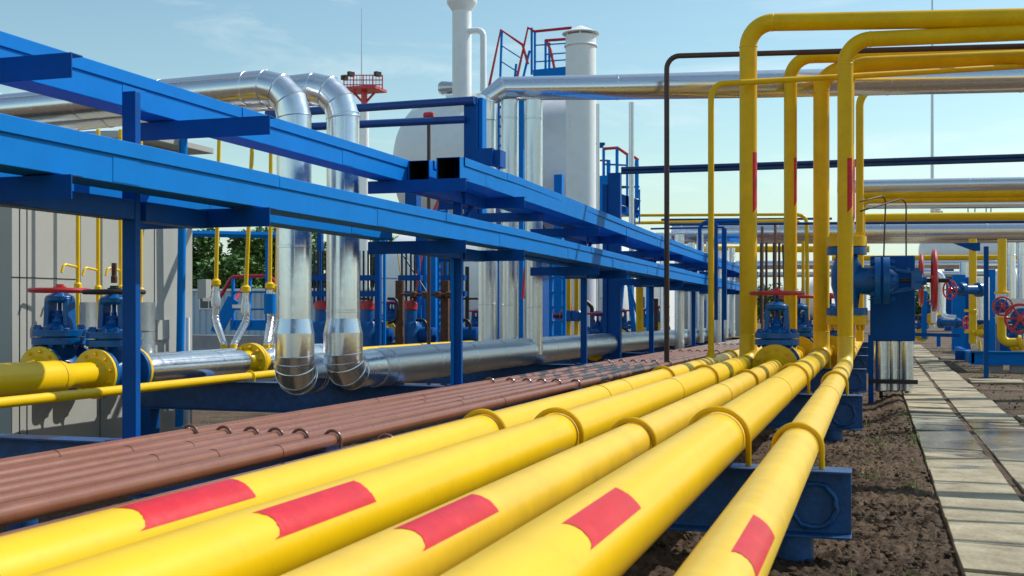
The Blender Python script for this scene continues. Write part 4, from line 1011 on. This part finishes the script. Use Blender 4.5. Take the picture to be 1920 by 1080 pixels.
for pl_ in (((917, 162), (939, 56), (980, 84), (990, 120)), ((968, 152), (990, 52), (1002, 59), (1072, 52)), ((1022, 76), (1065, 73)), ((1024, 77), (1032, 92), (1040, 130))):
    hr.tube([A(q[0], q[1], Yt) for q in pl_], .045, 8)
T.part('handrail', hr, RED)
ld = MB()
for uu in (935, 951): ld.bar(A(uu, 640, Yt), A(uu, 150, Yt), .06)
for k in range(26): ld.bar(A(935, 165 + k * 18, Yt), A(951, 165 + k * 18, Yt), .12, .06)
T.part('ladder', ld, BLUE)
T.part('leg', MB().bar(A(978, 640, Yt), A(978, 150, Yt), .14), BLUE); T.part('leg', MB().bar(A(1048, 640, Yt + 1.2), A(1048, 328, Yt + 1.2), .26), BLUE)
T.part('red_bar', MB().bar(A(948, 300, Yt), A(925, 420, Yt), .08).bar(A(975, 280, Yt), A(975, 330, Yt), .06), RED)
# stair tower right of the chimney
Yt = 33
T = Thing('access_tower', 'small blue stair tower with red rails right of the stout chimney', 'platform', A(1160, 640, Yt))
rp_ = MB()
for (ua, va, ub, vb, ww) in ((1132, 278, 1132, 340, .07), (1157, 277, 1157, 360, .08), (1176, 290, 1176, 400, .06), (1194, 300, 1194, 372, .1), (1141, 300, 1141, 400, .1), (1199, 355, 1199, 420, .04), (1190, 400, 1190, 440, .05), (1186, 430, 1186, 640, .06), (1150, 430, 1150, 640, .14), (1215, 470, 1215, 640, .1), (1133, 330, 1133, 398, .25)):
    rp_.bar(A(ua, va, Yt), A(ub, vb, Yt), ww)
for (ua, va, ub, vb) in ((1132, 308, 1157, 309), (1157, 309, 1176, 310), (1190, 308, 1196, 308), (1163, 352, 1199, 350), (1163, 400, 1199, 402)): rp_.bar(A(ua, va, Yt), A(ub, vb, Yt), .05)
T.part('frame', rp_, BLUE)
T.part('panel', MB().bar(A(1160, 372, Yt), A(1198, 385, Yt), .06, .3).bar(A(1160, 392, Yt + .3), A(1198, 402, Yt + .3), .06, .25), DBLUE)
T.part('handrail', MB().tube([A(1131, 279, Yt), A(1158, 277, Yt), A(1177, 290, Yt)], .045, 8).tube([A(1189, 294, Yt), A(1197, 300, Yt)], .045, 8).bar(A(1125, 301, Yt), A(1140, 301, Yt), .05).bar(A(1163, 350, Yt), A(1178, 350, Yt), .05), RED)
T.part('sensor_arm', MB().bar(A(1117, 270, Yt - .5), A(1134, 270, Yt - .5), .08).bar(A(1127, 270, Yt - .5), A(1127, 277, Yt - .5), .12), DBLUE)
# red valve head on a rod before the tank
p = A(804, 216, 20); T = Thing('beacon', 'red beacon on a brown pole in front of the white tank', 'beacon', (p.x, 20, 0))
T.part('pole', MB().tube([(p.x, 20, -.2), (p.x, 20, p.z - .04)], .035, 10), DBRN); T.part('head', MB().lathe((p.x - .1, 20, p.z), (1, 0, 0), [(0, .04), (.02, .06), (.14, .065), (.2, .04)], 12), RED)
# floodlight mast
Ym = 70; p = A(683, 172, Ym); Z = depth(p.x, Ym); s1 = Z / F
T = Thing('floodlight_mast', 'white mast with a red railed platform and floodlights', 'mast', (p.x, Ym, 0))
T.part('mast', MB().tube([(p.x, Ym, 0), (p.x, Ym, A(683, 200, Ym).z)], [.4, .3], 14), WHT)
T.part('neck', MB().tube([A(683, 205, Ym), A(683, 172, Ym)], [.2, .22], 12).tube([A(683, 195, Ym), A(702, 174, Ym)], .08, 6).tube([A(683, 195, Ym), A(664, 174, Ym)], .08, 6), RED)
T.part('platform', MB().box(p.x - 34 * s1, p.x + 34 * s1, Ym - 1, Ym + 1, A(683, 171, Ym).z, A(683, 166, Ym).z), RED)
rl = MB()
for k in range(13):
    uu = 645 + k * 6; rl.bar(A(uu, 167, Ym - .9), A(uu, 141, Ym - .9), .07 if k % 3 == 0 else .035)
for vv in (141, 150, 159): rl.bar(A(645, vv, Ym - .9), A(717, vv, Ym - .9), .06)
T.part('railing', rl, RED)
T.part('lightning_rod', MB().tube([A(678, 166, Ym), A(678, 15, Ym)], [.05, .02], 6), GALV)
for k, (uu, vv) in enumerate(((658, 138), (708, 138), (646, 145))):
    T.part('floodlight', MB().bar(A(uu - 5, vv, Ym - 1), A(uu + 5, vv + 2, Ym - .6), .25, .3), BLK)
p = A(1748, 335, 90); solo('lightning_mast', MB().tube([(p.x, 90, 0), (p.x, 90, p.z), (p.x, 90, A(1748, 180, 90).z), (p.x, 90, A(1746, -120, 90).z)], [.2, .12, .1, .04], 8), GALV, 'very tall thin lightning mast at the right', 'mast', loc=(p.x, 90, 0))

# ------------------------------------------------------------------ pump units in the middle distance
def pump(u_, Y, lab):
    p = A(u_, 645, Y); z0 = p.z - .3; X = p.x; s_ = depth(X, Y) / F
    zz = lambda v: A(u_, v, Y).z
    T = Thing('pump_unit', lab, 'pump', (X, Y, z0), 'blue pump units with red caps')
    T.part('housing', MB().lathe((X, Y, z0), (0, 0, 1), [(0, .24), (.08, .3), (zz(614) - z0, .28), (zz(603) - z0, .2)], 18), VBLUE)
    T.part('neck', MB().lathe((X, Y, zz(603)), (0, 0, 1), [(0, .16), (.3, .15)], 16), VBLUE)
    T.part('motor', MB().lathe((X + .28, Y, zz(628)), (1, 0, 0), [(0, .17), (.3, .17), (.33, .1)], 16), DBLUE)
    T.part('red_cap', MB().lathe((X, Y, zz(581)), (0, 0, 1), [(0, .13), (.01, .17), (.14, .17), (.2, .12)], 16), RED)
    rd = MB()
    for dx in (-.18, -.08, .03, .12): rd.tube([(X + dx, Y, zz(572)), (X + dx, Y, zz(470))], .024, 8)
    T.part('rods', rd, BLK)
    T.part('cross_fitting', MB().box(X - .24, X + .28, Y - .08, Y + .08, zz(526), zz(516)).box(X - .24, X + .3, Y - .08, Y + .08, zz(556), zz(546)), DBLUE)
    T.part('pipe_elbow', MB().tube(fillet([(X + .2, Y - .1, zz(600)), (X + .42, Y - .1, zz(600)), (X + .46, Y - .1, zz(640))], .12, 4), .035, 8), BLK)
    return T
for k, (uu, lb) in enumerate(((603, 'blue pump with a red cap between the two bent silver pipes'), (688, 'blue pump with a red cap just right of the bent silver pipes'), (768, 'blue pump with a red cap beside the left rusty post'), (849, 'blue pump with a red cap beside the right rusty post, by the second tray post'))): pump(uu, 23, lb)
for k, uu in enumerate((748, 833)):
    a_ = A(uu, 526, 22.4); solo('rusty_post', MB().box(a_.x - .085, a_.x + .085, 22.4, 22.5, -.3, a_.z), RUST, ('left', 'right')[k] + ' square rusty brown post among the blue pumps', 'post', 'rusty brown posts among the pumps', loc=(a_.x, 22.4, -.3), bevel=.005)
rm = MB().tube([A(752, 552, 22.3), A(862, 552, 22.3)], .025, 8)
for uu in (776, 798, 822, 842, 851): rm.lathe(A(uu, 554, 22.3) - Vector((0, 0, .06)), (0, 0, 1), [(0, .04), (.03, .08), (.12, .08), (.15, .04)], 10)
solo('rusty_fitting', rm, RUST, 'rusty row of couplings joining the two rusty posts', 'fitting', loc=A(752, 552, 22.3))
def bluepost(u_, va, vb, Y, wm_, lab, mat=BLUE, name='steel_post', cat='post', group='slim blue posts in the middle distance'):
    a_ = A(u_, va, Y); b2 = A(u_, vb, Y); return solo(name, MB().box(a_.x - wm_ / 2, a_.x + wm_ / 2, Y, Y + wm_, b2.z, a_.z), mat, lab, cat, group, loc=(a_.x, Y, b2.z), bevel=.004)
bluepost(707, 440, 655, 21, .11, 'blue post just right of the bent silver pipes, the wider of a close pair', DBLUE)
bluepost(720, 450, 655, 21.4, .05, 'bright slim blue post, the narrower of a close pair')
bluepost(598, 380, 655, 24, .12, 'blue post between the two bent silver pipes', DBLUE)
bluepost(812, 470, 655, 24.5, .12, 'blue post between the two rusty posts')
bluepost(797, 470, 655, 25, .05, 'thin blue post left of the one between the rusty posts')
bluepost(770, 360, 410, 24, .28, 'wide blue column end above the lower tray', DBLUE)
bluepost(1006, 500, 650, 24, .1, 'blue post right of the rightmost dropper pipe', DBLUE)
def ladder(ul, ur, va, vb, Y, n_, lab, mat=BLUE):
    T = Thing('ladder', lab, 'ladder', A(ul, vb, Y)); r_ = MB()
    for uu in (ul, ur): r_.bar(A(uu, vb, Y), A(uu, va, Y), .07)
    T.part('rails', r_, mat); g = MB()
    for k in range(n_): vv = va + (vb - va) * (k + .5) / n_; g.bar(A(ul, vv, Y), A(ur, vv, Y), .1, .05)
    T.part('rung', g, mat)
ladder(822, 838, 350, 645, 26, 22, 'blue ladder behind the rusty posts')
ladder(1033, 1058, 480, 645, 24, 6, 'blue ladder right of the silver dropper pipes')
ladder(1141, 1160, 440, 640, 30, 14, 'narrow blue ladder behind the third tray post')
for k, (ua, va, ub, vb, Y) in enumerate(((792, 470, 768, 610, 25.5), (825, 370, 812, 400, 25.5), (1010, 520, 1012, 600, 25), (1055, 500, 1072, 590, 26), (985, 500, 980, 560, 26))):
    solo('brace_bar', MB().bar(A(ua, va, Y), A(ub, vb, Y), .09, .05), RED, ['long red slanting bar among the blue pumps', 'short red slanting bar seen between the trays', 'red bar right of the rightmost dropper pipe', 'red slanting bar behind the blue ladder', 'red bar between the middle and right dropper pipes'][k], 'bar', loc=A(ub, vb, Y))
for k, uu in enumerate((1066, 1081)):
    a_ = A(uu, 440, 25); b2 = A(uu, 650, 25); T = Thing('gas_pipe', ('left', 'right')[k] + ' of two slim upright yellow pipes with a small blue valve', 'pipe', b2, 'slim upright yellow pipes with small valves')
    T.part('tube', MB().tube([(a_.x, 25, a_.z), (b2.x, 25, b2.z)], .055, 12), YEL2)
    c_ = A(uu, 592, 24.95); T.part('valve_body', MB().lathe(c_ - Vector((0, 0, .12)), (0, 0, 1), [(0, .1), (.04, .13), (.2, .13), (.24, .1)], 14).lathe(c_ + Vector((-.12, 0, 0)), (1, 0, 0), [(0, .09), (.24, .09)], 12), VBLUE)
    T.part('flange', MB().disc(b2 + Vector((0, 0, .08)), (0, 0, 1), .16, .06), YEL)
# small side wheels on the left of that pair
T = Thing('small_wheel_valve', 'small blue valve with two little red wheels beside the slim yellow pipes', 'valve', A(1045, 593, 24.9))
pw = A(1036, 593, 24.9); T.part('handwheel', MB().torus(pw, (1, 0, 0), .13, .015, 20, 6).torus(pw + Vector((.2, 0, 0)), (1, 0, 0), .12, .014, 20, 6), RED); T.part('stem', MB().lathe(pw, (1, 0, 0), [(0, .02), (.05, .05), (.15, .05), (.3, .06)], 10), BLK)
pv = A(1121, 655, 24.5); gate_valve('gate_valve', 'small dark blue gate valve with a red wheel by the third tray post', (pv.x, 24.5, pv.z + .02), RED, .8, .3, YEL2, .95)
pv = A(1215, 630, 34); gate_valve('gate_valve', 'far small blue gate valve by the fat upright yellow pipe', (pv.x, 34, pv.z), RED, .8, .3, YEL2, 1.0)
xrun('gas_pipe', 'fat upright yellow pipe behind the far end of the trays', 1199, 470, 1199.5, 626, 28, 7, YEL2)
for k, (ua, ub) in enumerate(((1158, 1170), (1190, 1176))):
    solo('frame_leg', MB().bar(A(ua, 640, 30), A(ub, 480, 30), .12), BLUE, ('left', 'right')[k] + ' leg of the blue trestle near the fat upright yellow pipe', 'leg', loc=A(ua, 640, 30))
def piperun(lab, pts3, r, mat, nm='small_pipe', grp=None):
    P3 = [A(*q) for q in pts3]; return solo(nm, MB().tube(fillet(P3, .15, 4), r, 8), mat, lab, 'pipe', grp, loc=P3[0])
for k, (ps, r, mt, lb) in enumerate((
    ([(640, 560, 25), (700, 560, 25), (700, 640, 25)], .03, DBRN, 'thin brown line bending down beside the second pump'),
    ([(655, 520, 24.6), (745, 522, 24.6)], .02, GALV, 'thin grey line strung level behind the pumps'),
    ([(727, 560, 22), (745, 560, 22), (745, 600, 22), (728, 606, 22)], .03, BLK, 'black loop of hose by the left rusty post'),
    ([(757, 480, 24), (800, 548, 24), (800, 640, 24)], .02, DBRN, 'thin brown line slanting down to the rusty couplings'),
    ([(785, 470, 25.2), (790, 640, 25.2)], .03, BLUE, 'slim blue line standing left of the blue ladder'),
    ([(800, 500, 25.4), (830, 470, 25.4)], .03, BLUE, 'short blue diagonal brace near the blue ladder'),
    ([(778, 600, 25.1), (812, 500, 25.1)], .03, BLUE, 'long blue diagonal brace rising towards the blue ladder'),
    ([(868, 560, 24.8), (905, 560, 24.8)], .025, DBRN, 'short level brown line right of the second tray post'),
    ([(876, 500, 24.8), (876, 640, 24.8)], .05, BLK, 'black upright hose right of the second tray post'),
    ([(940, 470, 25), (940, 645, 25)], .05, WHT, 'pale upright between the left and middle dropper pipes'),
    ([(985, 560, 25), (985, 640, 25)], .05, WHT, 'pale upright between the middle and right dropper pipes'),
    ([(1093, 470, 26), (1093, 560, 26), (1110, 575, 26), (1110, 640, 26)], .05, BLK, 'black line dropping behind the third tray post'),
    ([(1125, 560, 26), (1140, 556, 26), (1142, 640, 26)], .02, GALV, 'thin grey loop beside the small dark valve'),
    ([(1173, 520, 29), (1212, 640, 29)], .04, BLUE, 'blue diagonal bar of the trestle'),
    ([(1228, 560, 31), (1228, 640, 31)], .09, RUST, 'rusty upright near the fourth tray post'),
    ([(1245, 470, 33), (1245, 640, 33)], .12, ALU2, 'pale metal upright behind the fourth tray post'),
    ([(655, 455, 24.2), (650, 600, 24.2)], .02, YEL2, 'thin yellow line right of the bent silver pipes'),
    ([(745, 470, 24.2), (762, 600, 24.2)], .015, YEL2, 'thin yellow line slanting past the left rusty post'),
    ([(1240, 412, 40), (1560, 410, 40)], .04, BP, 'thin navy line crossing above the far silver pipe'),
    ([(1620, 540, 24), (1620, 600, 24)], .05, GALV, 'grey tube behind the big blue valve'))):
    piperun(lb, ps, r, mt)
for k, (uu, vv, Y, sc3, lb) in enumerate(((735, 612, 24, .8, 'small blue valve with a red wheel left of the left rusty post'), (895, 625, 26, .8, 'small blue valve seen between the second tray post and the dropper pipes'), (1165, 625, 30, .9, 'small blue valve under the blue trestle'), (1240, 610, 36, .9, 'far blue valve near the fourth tray post'))):
    p = A(uu, vv + 8, Y); gate_valve('gate_valve', lb, tuple(p), RED, .8, .3, YEL2, sc3)
ladder(800, 812, 470, 640, 27, 9, 'pale blue ladder left of the blue ladder behind the rusty posts')
T = Thing('pipe_rack', 'blue skid frame holding the middle distance pumps', 'frame', A(600, 655, 24.5))
fr_ = MB(); fr_.bar(A(590, 650, 24.5), A(900, 648, 24.5), .14, .16)
T.part('base_beam', fr_, DBLUE)
# pale sheds and low clutter behind
for k, (ua, ub, va, vb, Y, mt, lb) in enumerate(((1080, 1250, 500, 640, 52, WHT, 'white shed far behind the third tray post'), (990, 1075, 470, 640, 60, GREY, 'grey shed behind the blue ladder'), (880, 960, 480, 640, 55, GREY, 'grey shed glimpsed between the dropper pipes'), (1225, 1400, 520, 632, 70, GREY, 'long low grey shed far beyond the trays'), (600, 700, 560, 640, 60, LGREY, 'pale blue shed glimpsed behind the bent silver pipes'))):
    a_, b2 = A(ua, va, Y), A(ub, vb, Y); T = Thing('shed', lb, 'shed', (a_.x, Y, 0)); T.part('wall', MB().box(a_.x, b2.x, Y, Y + 5, -.3, a_.z), mt); T.part('roof', MB().box(a_.x - .2, b2.x + .2, Y - .3, Y + 5.3, a_.z, a_.z + .12), GALV)
    dm = MB(); w_ = (b2.x - a_.x); dm.box(a_.x + w_ * .55, a_.x + w_ * .55 + .9, Y - .04, Y - .003, -.3, 1.9); T.part('door', dm, DBLUE)
# far silver uprights along the run
for k, (uu, w_, va, Y) in enumerate(((1274, 10, 440, 30), (1296, 8, 455, 33), (1313, 8, 440, 36), (1330, 7, 450, 38), (1345, 9, 470, 34), (1360, 6, 470, 42), (1372, 7, 465, 44))):
    a_ = A(uu, va, Y); r = w_ * depth(a_.x, Y) / F * .9
    clad('dropper_pipe', 'far silver upright pipe behind the fourth and fifth tray posts', [([(a_.x, Y, a_.z), (a_.x, Y, .3)], r)], mat=ALU2, step=2.5, group='far silver upright pipes', loc=(a_.x, Y, .3))
T = Thing('steel_portal', 'small blue portal, two posts joined by a pipe, at the far tray end', 'frame', A(1310, 480, 30))
T.part('top_pipe', MB().tube(fillet([A(1312, 470, 30), A(1312, 417, 30), A(1395, 414, 30)], .2, 5), .05, 10), DBLUE)
T.part('post', MB().bar(A(1341, 600, 30), A(1341, 414, 30), .14), DBLUE); T.part('post', MB().bar(A(1358, 600, 30), A(1358, 428, 30), .12), DBLUE)
T.part('tie', MB().tube([A(1220, 429, 30), A(1358, 426, 30)], .025, 8), DBLUE)

# ------------------------------------------------------------------ distant crossing pipes
xrun('gas_pipe', 'upper thin yellow pipe crossing behind the far end of the trays', 1162, 404, 1498, 402, 36, 2.6, YEL2)
solo('gas_pipe', MB().tube(fillet([A(1180, 418, 38), A(1500, 414, 38), A(1506, 440, 38), A(1506, 560, 38)], .2, 4), .055, 10), YEL2, 'lower thin yellow pipe crossing behind the trays and turning down', 'pipe', loc=A(1180, 418, 38))
solo('gas_pipe', MB().tube(fillet([A(1480, 402, 36.2), A(1512, 404, 36.2), A(1515, 600, 36.2)], .25, 4), .06, 10), YEL2, 'thin yellow pipe turning down between the second riser and the thick one', 'pipe', loc=A(1515, 600, 36.2))
xrun('insulated_pipe', 'frosted grey pipe, uppermost of the far pipes at the right', 1570, 350, 1920, 344, 32, 12, ALU2, ext=.4)
xrun('gas_pipe', 'far yellow pipe directly under the frosted grey pipe', 1612, 365, 1920, 362, 33, 8, YEL2, ext=.4)
xrun('gas_pipe', 'second far yellow pipe under the frosted grey pipe', 1616, 376, 1920, 372, 34, 6, YEL2, ext=.4, drop=455)
xrun('insulated_pipe', 'pale far pipe partly hidden below the two yellow ones', 1616, 384, 1920, 382, 37, 8, ALU2, ext=.4)
xrun('gas_pipe', 'bright yellow far pipe just above the broad silver one', 1622, 409, 1920, 406, 35, 8.5, YEL, ext=.4)
xrun('blue_pipe', 'thin navy pipe squeezed between a yellow and a silver far pipe', 1250, 421, 1920, 416, 34.5, 2.6, BP, ext=.4)
xrun('insulated_pipe', 'broad silver pipe crossing the background at the right', 1290, 437, 1920, 434, 36.5, 16, ALU, ext=.4, extl=.05)
xrun('insulated_pipe', 'second broad silver pipe just behind and under the first', 1230, 447, 1920, 444, 42, 11, ALU2, ext=.4)
xrun('gas_pipe', 'far yellow pipe behind the edge-on red wheel', 1560, 484, 1920, 483, 40, 5, YEL2, ext=.4)
xrun('gas_pipe', 'far yellow pipe behind the tallest riser', 1310, 467, 1600, 467, 48, 6, YEL2, ext=.1)
xrun('insulated_pipe', 'silver far pipe under the yellow one at the right', 1370, 497, 1920, 496, 44, 8, ALU, ext=.4)
xrun('insulated_pipe', 'lowest silver far pipe at the right', 1380, 515, 1920, 513, 50, 5, ALU2, ext=.4)
hor_tank(1722, 1990, 470, 24, 75, 'far pale tank behind the yellow uprights')
T_, z_, r_ = hor_tank(1858, 1990, 560, 60, 40, 'white vessel behind the right yellow uprights')
hor_tank(1500, 1560, 560, 40, 70, 'small far pale tank behind the thick riser')
# antenna-like fittings on the far pipes
solo('pipe_fitting', MB().bar(A(1745, 397, 37), A(1768, 397, 37), .05).bar(A(1750, 393, 37), A(1764, 393, 37), .04).bar(A(1757, 400, 37), A(1757, 390, 37), .12), GALV, 'small fitting standing on the bright yellow far pipe', 'fitting', loc=A(1757, 400, 37))
rm = MB()
for uu in (1815, 1828, 1849, 1858): rm.bar(A(uu, 398, 38), A(uu, 389, 38), .03)
rm.bar(A(1813, 389, 38), A(1860, 389, 38), .03); solo('small_railing', rm, DBLUE, 'tiny railing on top of the bright yellow far pipe', 'railing', loc=A(1830, 398, 38))

# ------------------------------------------------------------------ right hand skid
Yk = 27.0
T = Thing('equipment_skid', 'blue steel skid standing at the right of the path', 'skid', A(1800, 686, Yk))
a_, b2 = A(1798, 658, Yk), A(1990, 686, Yk + .0)
sk = MB().box(a_.x + .25, b2.x, Yk, Yk + .12, b2.z, a_.z).box(a_.x + .25, b2.x, Yk - .08, Yk + .2, a_.z - .03, a_.z).box(a_.x + .25, b2.x, Yk - .08, Yk + .2, b2.z, b2.z + .03).box(a_.x + .2, a_.x + .32, Yk, Yk + 6, b2.z + .03, a_.z - .035)
T.part('frame', sk, BLUE, bevel=.004); T.part('frame', MB().box(a_.x, b2.x, Yk + 1.2, Yk + 1.3, b2.z + .04, a_.z - .04), DBLUE)
for xx in (a_.x + .6, b2.x - 1): T.part('foot', MB().box(xx, xx + .3, Yk, Yk + .3, -.1, b2.z - .002), CONC)
solo('steel_post', MB().bar(A(1849, 718, 24), A(1849, 462, 24), .085, .085), DBLUE, 'tall dark blue post with a top plate right of the path', 'post', loc=A(1849, 718, 24))
solo('post_plate', MB().prism([(0, 0), (.5, 0), (.12, -.16), (0, -.16)], A(1838, 455, 23.95), A(1838, 455, 24.05)), DBLUE, 'gusset plate at the top of the tall dark blue post', 'plate', loc=A(1849, 455, 24))
def upright(uu, vb, Y, rpx, lab, bend=False):
    a_, b2 = A(uu, 448, Y), A(uu, vb, Y); r = rpx * depth(a_.x, Y) / F
    T = Thing('gas_pipe', lab, 'pipe', b2)
    if bend:
        e_ = A(uu + 30, vb, Y); T.part('riser', MB().tube([a_, A(uu, 550, Y)], r, 20), YEL)
        T.part('elbow', MB().tube(fillet([A(uu - 1, 598, Y), A(uu - 1, vb, Y), e_], r * 3, 8), r, 20), YEL)
        T.part('flange', MB().disc(A(uu, 551, Y), (0, 0, 1), r * 1.7, .05).disc(A(uu, 598, Y), (0, 0, 1), r * 1.6, .05).disc(e_, (1, 0, 0), r * 1.7, .06).disc(e_ + Vector((.12, 0, 0)), (1, 0, 0), r * 1.7, .06), YEL)
    else:
        T.part('riser', MB().tube([a_, b2], r, 20), YEL)
        T.part('branch', MB().lathe(A(uu + 12, 630, Y - .05), (0, 0, 1), [(0, .06), (.05, .1), (.1, .1), (.15, .06)], 12).tube([A(uu + 12, 640, Y - .05), A(uu + 18, 684, Y - .3)], .03, 6), YEL)
        T.part('flange', MB().disc(A(uu - 4, 585, Y), (0, 0, 1), r * 1.6, .06).disc(A(uu - 4, 625, Y), (0, 0, 1), r * 1.6, .06), YEL)
    return T
upright(1824, 644, 28, 7, 'straight upright yellow pipe on the skid, left of the tall dark blue post')
upright(1879, 642, 28, 8, 'upright yellow pipe with a blue wheel valve and a bend at its foot', True)
def face_wheel(u_, v_, Y, rpx, lab, body=VBLUE, spin=0, back=.35, dirx=0.5):
    c_ = A(u_, v_, Y); r = rpx * depth(c_.x, Y) / F; ax = Vector((dirx, 1, 0)).normalized()
    T = Thing('wheel_valve', lab, 'valve', c_); a1_, b1_ = basis(ax)
    wm = MB().torus(c_, ax, r, r * .1, 40, 8)
    for k in range(6):
        q = 2 * PI * k / 6 + spin; e_ = a1_ * math.cos(q) + b1_ * math.sin(q); wm.tube([c_, c_ + e_ * r], [r * .09, r * .07], 6)
    wm.lathe(c_ - ax * .04, ax, [(0, r * .22), (.08, r * .22)], 12)
    T.part('handwheel', wm, RED)
    T.part('body', MB().lathe(c_ + ax * .08, ax, [(0, .06), (back * .5, .08), (back * .5 + .01, r * .75), (back * .8, r * .8), (back, r * .5), (back + .3, r * .55), (back + .31, r * .8), (back + .4, r * .8)], 20), body)
face_wheel(1781, 543, 25.5, 17, 'red spoked handwheel facing the camera, beside the path in front of the blue columns', dirx=1.2)
face_wheel(1880, 574, 27.6, 17, 'red star handle on the round blue valve of the bent upright', dirx=0, back=.2)
face_wheel(1913, 597, 25, 26, 'large dark red handwheel cut off by the right edge', dirx=.2)
face_wheel(1812, 606, 28.5, 13, 'small valve wheel on the left side of the straight upright', dirx=-1.5, back=.2)
for k, (uu, va, vb, w_) in enumerate(((1798, 515, 655, .32), (1812, 520, 655, .2), (1858, 505, 660, .22), (1733, 545, 636, .14), (1760, 625, 650, .1))):
    bluepost(uu, va, vb, 32 + k * .3, w_, ['wide blue column behind the straight upright', 'blue column touching the wide one behind the straight upright', 'blue column right behind the tall dark blue post', 'slim blue post behind the edge-on red wheels', 'short blue stub post beyond the cabinet'][k], BLUE, group=None)
solo('steel_beam', MB().bar(A(1715, 627, 31), A(1800, 629, 31), .1, .09), DBLUE, 'low blue beam on the ground beyond the cabinet', 'beam', loc=A(1715, 627, 31))
up_ = MB().tube(fillet([A(1730, 512, 31), A(1765, 512, 31), A(1764, 597, 31), A(1792, 599, 31)], .25, 5), .12, 16)
solo('insulated_pipe', up_, ALU, 'bent silver pipe shaped like a step beyond the edge-on wheels', 'pipe', loc=A(1765, 597, 31))
solo('vent_pipe', MB().tube([A(1751, 540, 30), A(1751, 605, 30)], .07, 12), WHT, 'short white upright pipe left of the bent silver step', 'pipe', loc=A(1751, 605, 30))
for k, (uu, va, vb, r) in enumerate(((1896, 455, 560, .1), (1918, 455, 560, .13), (1838, 520, 600, .22), (1812, 492, 520, .18))):
    clad('dropper_pipe', ['silver upright right of the bent yellow upright', 'silver upright at the right edge', 'stout silver cylinder behind the tall dark blue post', 'short bent silver end near the top of the straight upright'][k], [([A(uu, va, 30 + k), A(uu, vb, 30 + k)], r)], mat=ALU, step=3, loc=A(uu, vb, 30 + k))
for k, (uu, vv, Y) in enumerate(((1843, 612, 33), (1905, 640, 34), (1728, 620, 35), (1745, 590, 38))):
    p = A(uu, vv + 8, Y); gate_valve('gate_valve', ['small valve behind the straight yellow upright', 'small valve near the skid at the right edge', 'small valve low beyond the cabinet', 'far small valve beyond the edge-on wheels'][k], tuple(p), RED, .8, .3, YEL2, .7)

# unseen pipes and rack, added right of the frame to shadow the path
for k, (X0, X1, Ya, Yb2, z, r, mt) in enumerate(((2.95, 12, 10.33, 10.40, 4.6, 0.03, BP), (2.95, 12, 10.85, 12.00, 4.6, 0.032, YEL2), (2.95, 12, 11.45, 11.40, 4.6, 0.04, BP), (2.95, 12, 12.15, 12.15, 4.6, 0.13, ALU2), (2.95, 12, 12.77, 12.80, 4.6, 0.03, YEL2), (2.95, 12, 14.10, 14.90, 4.6, 0.04, YEL2), (2.95, 12, 15.60, 15.60, 4.6, 0.025, BP))):
    solo('unseen_shadow_pipe', MB().tube([(X0, Ya, z), (X1, Yb2, z)], r, 14), mt, 'unseen overhead pipe added for its shadow on the path, number %s seen from the camera' % ['one', 'two', 'three', 'four', 'five', 'six', 'seven'][k], 'pipe', 'unseen overhead pipes added for path shadows', loc=(X0, Ya, z))
T = Thing('unseen_shadow_rack', 'unseen blue rack added to carry the shadow casting pipes right of the frame', 'frame', (7, 14, 0))
for yy in (9.9, 16.3): T.part('leg', MB().box(7, 7.12, yy, yy + .12, -.1, 4.4), DBLUE)
T.part('beam', MB().box(7, 7.12, 9.8, 16.5, 4.32, 4.45), DBLUE)
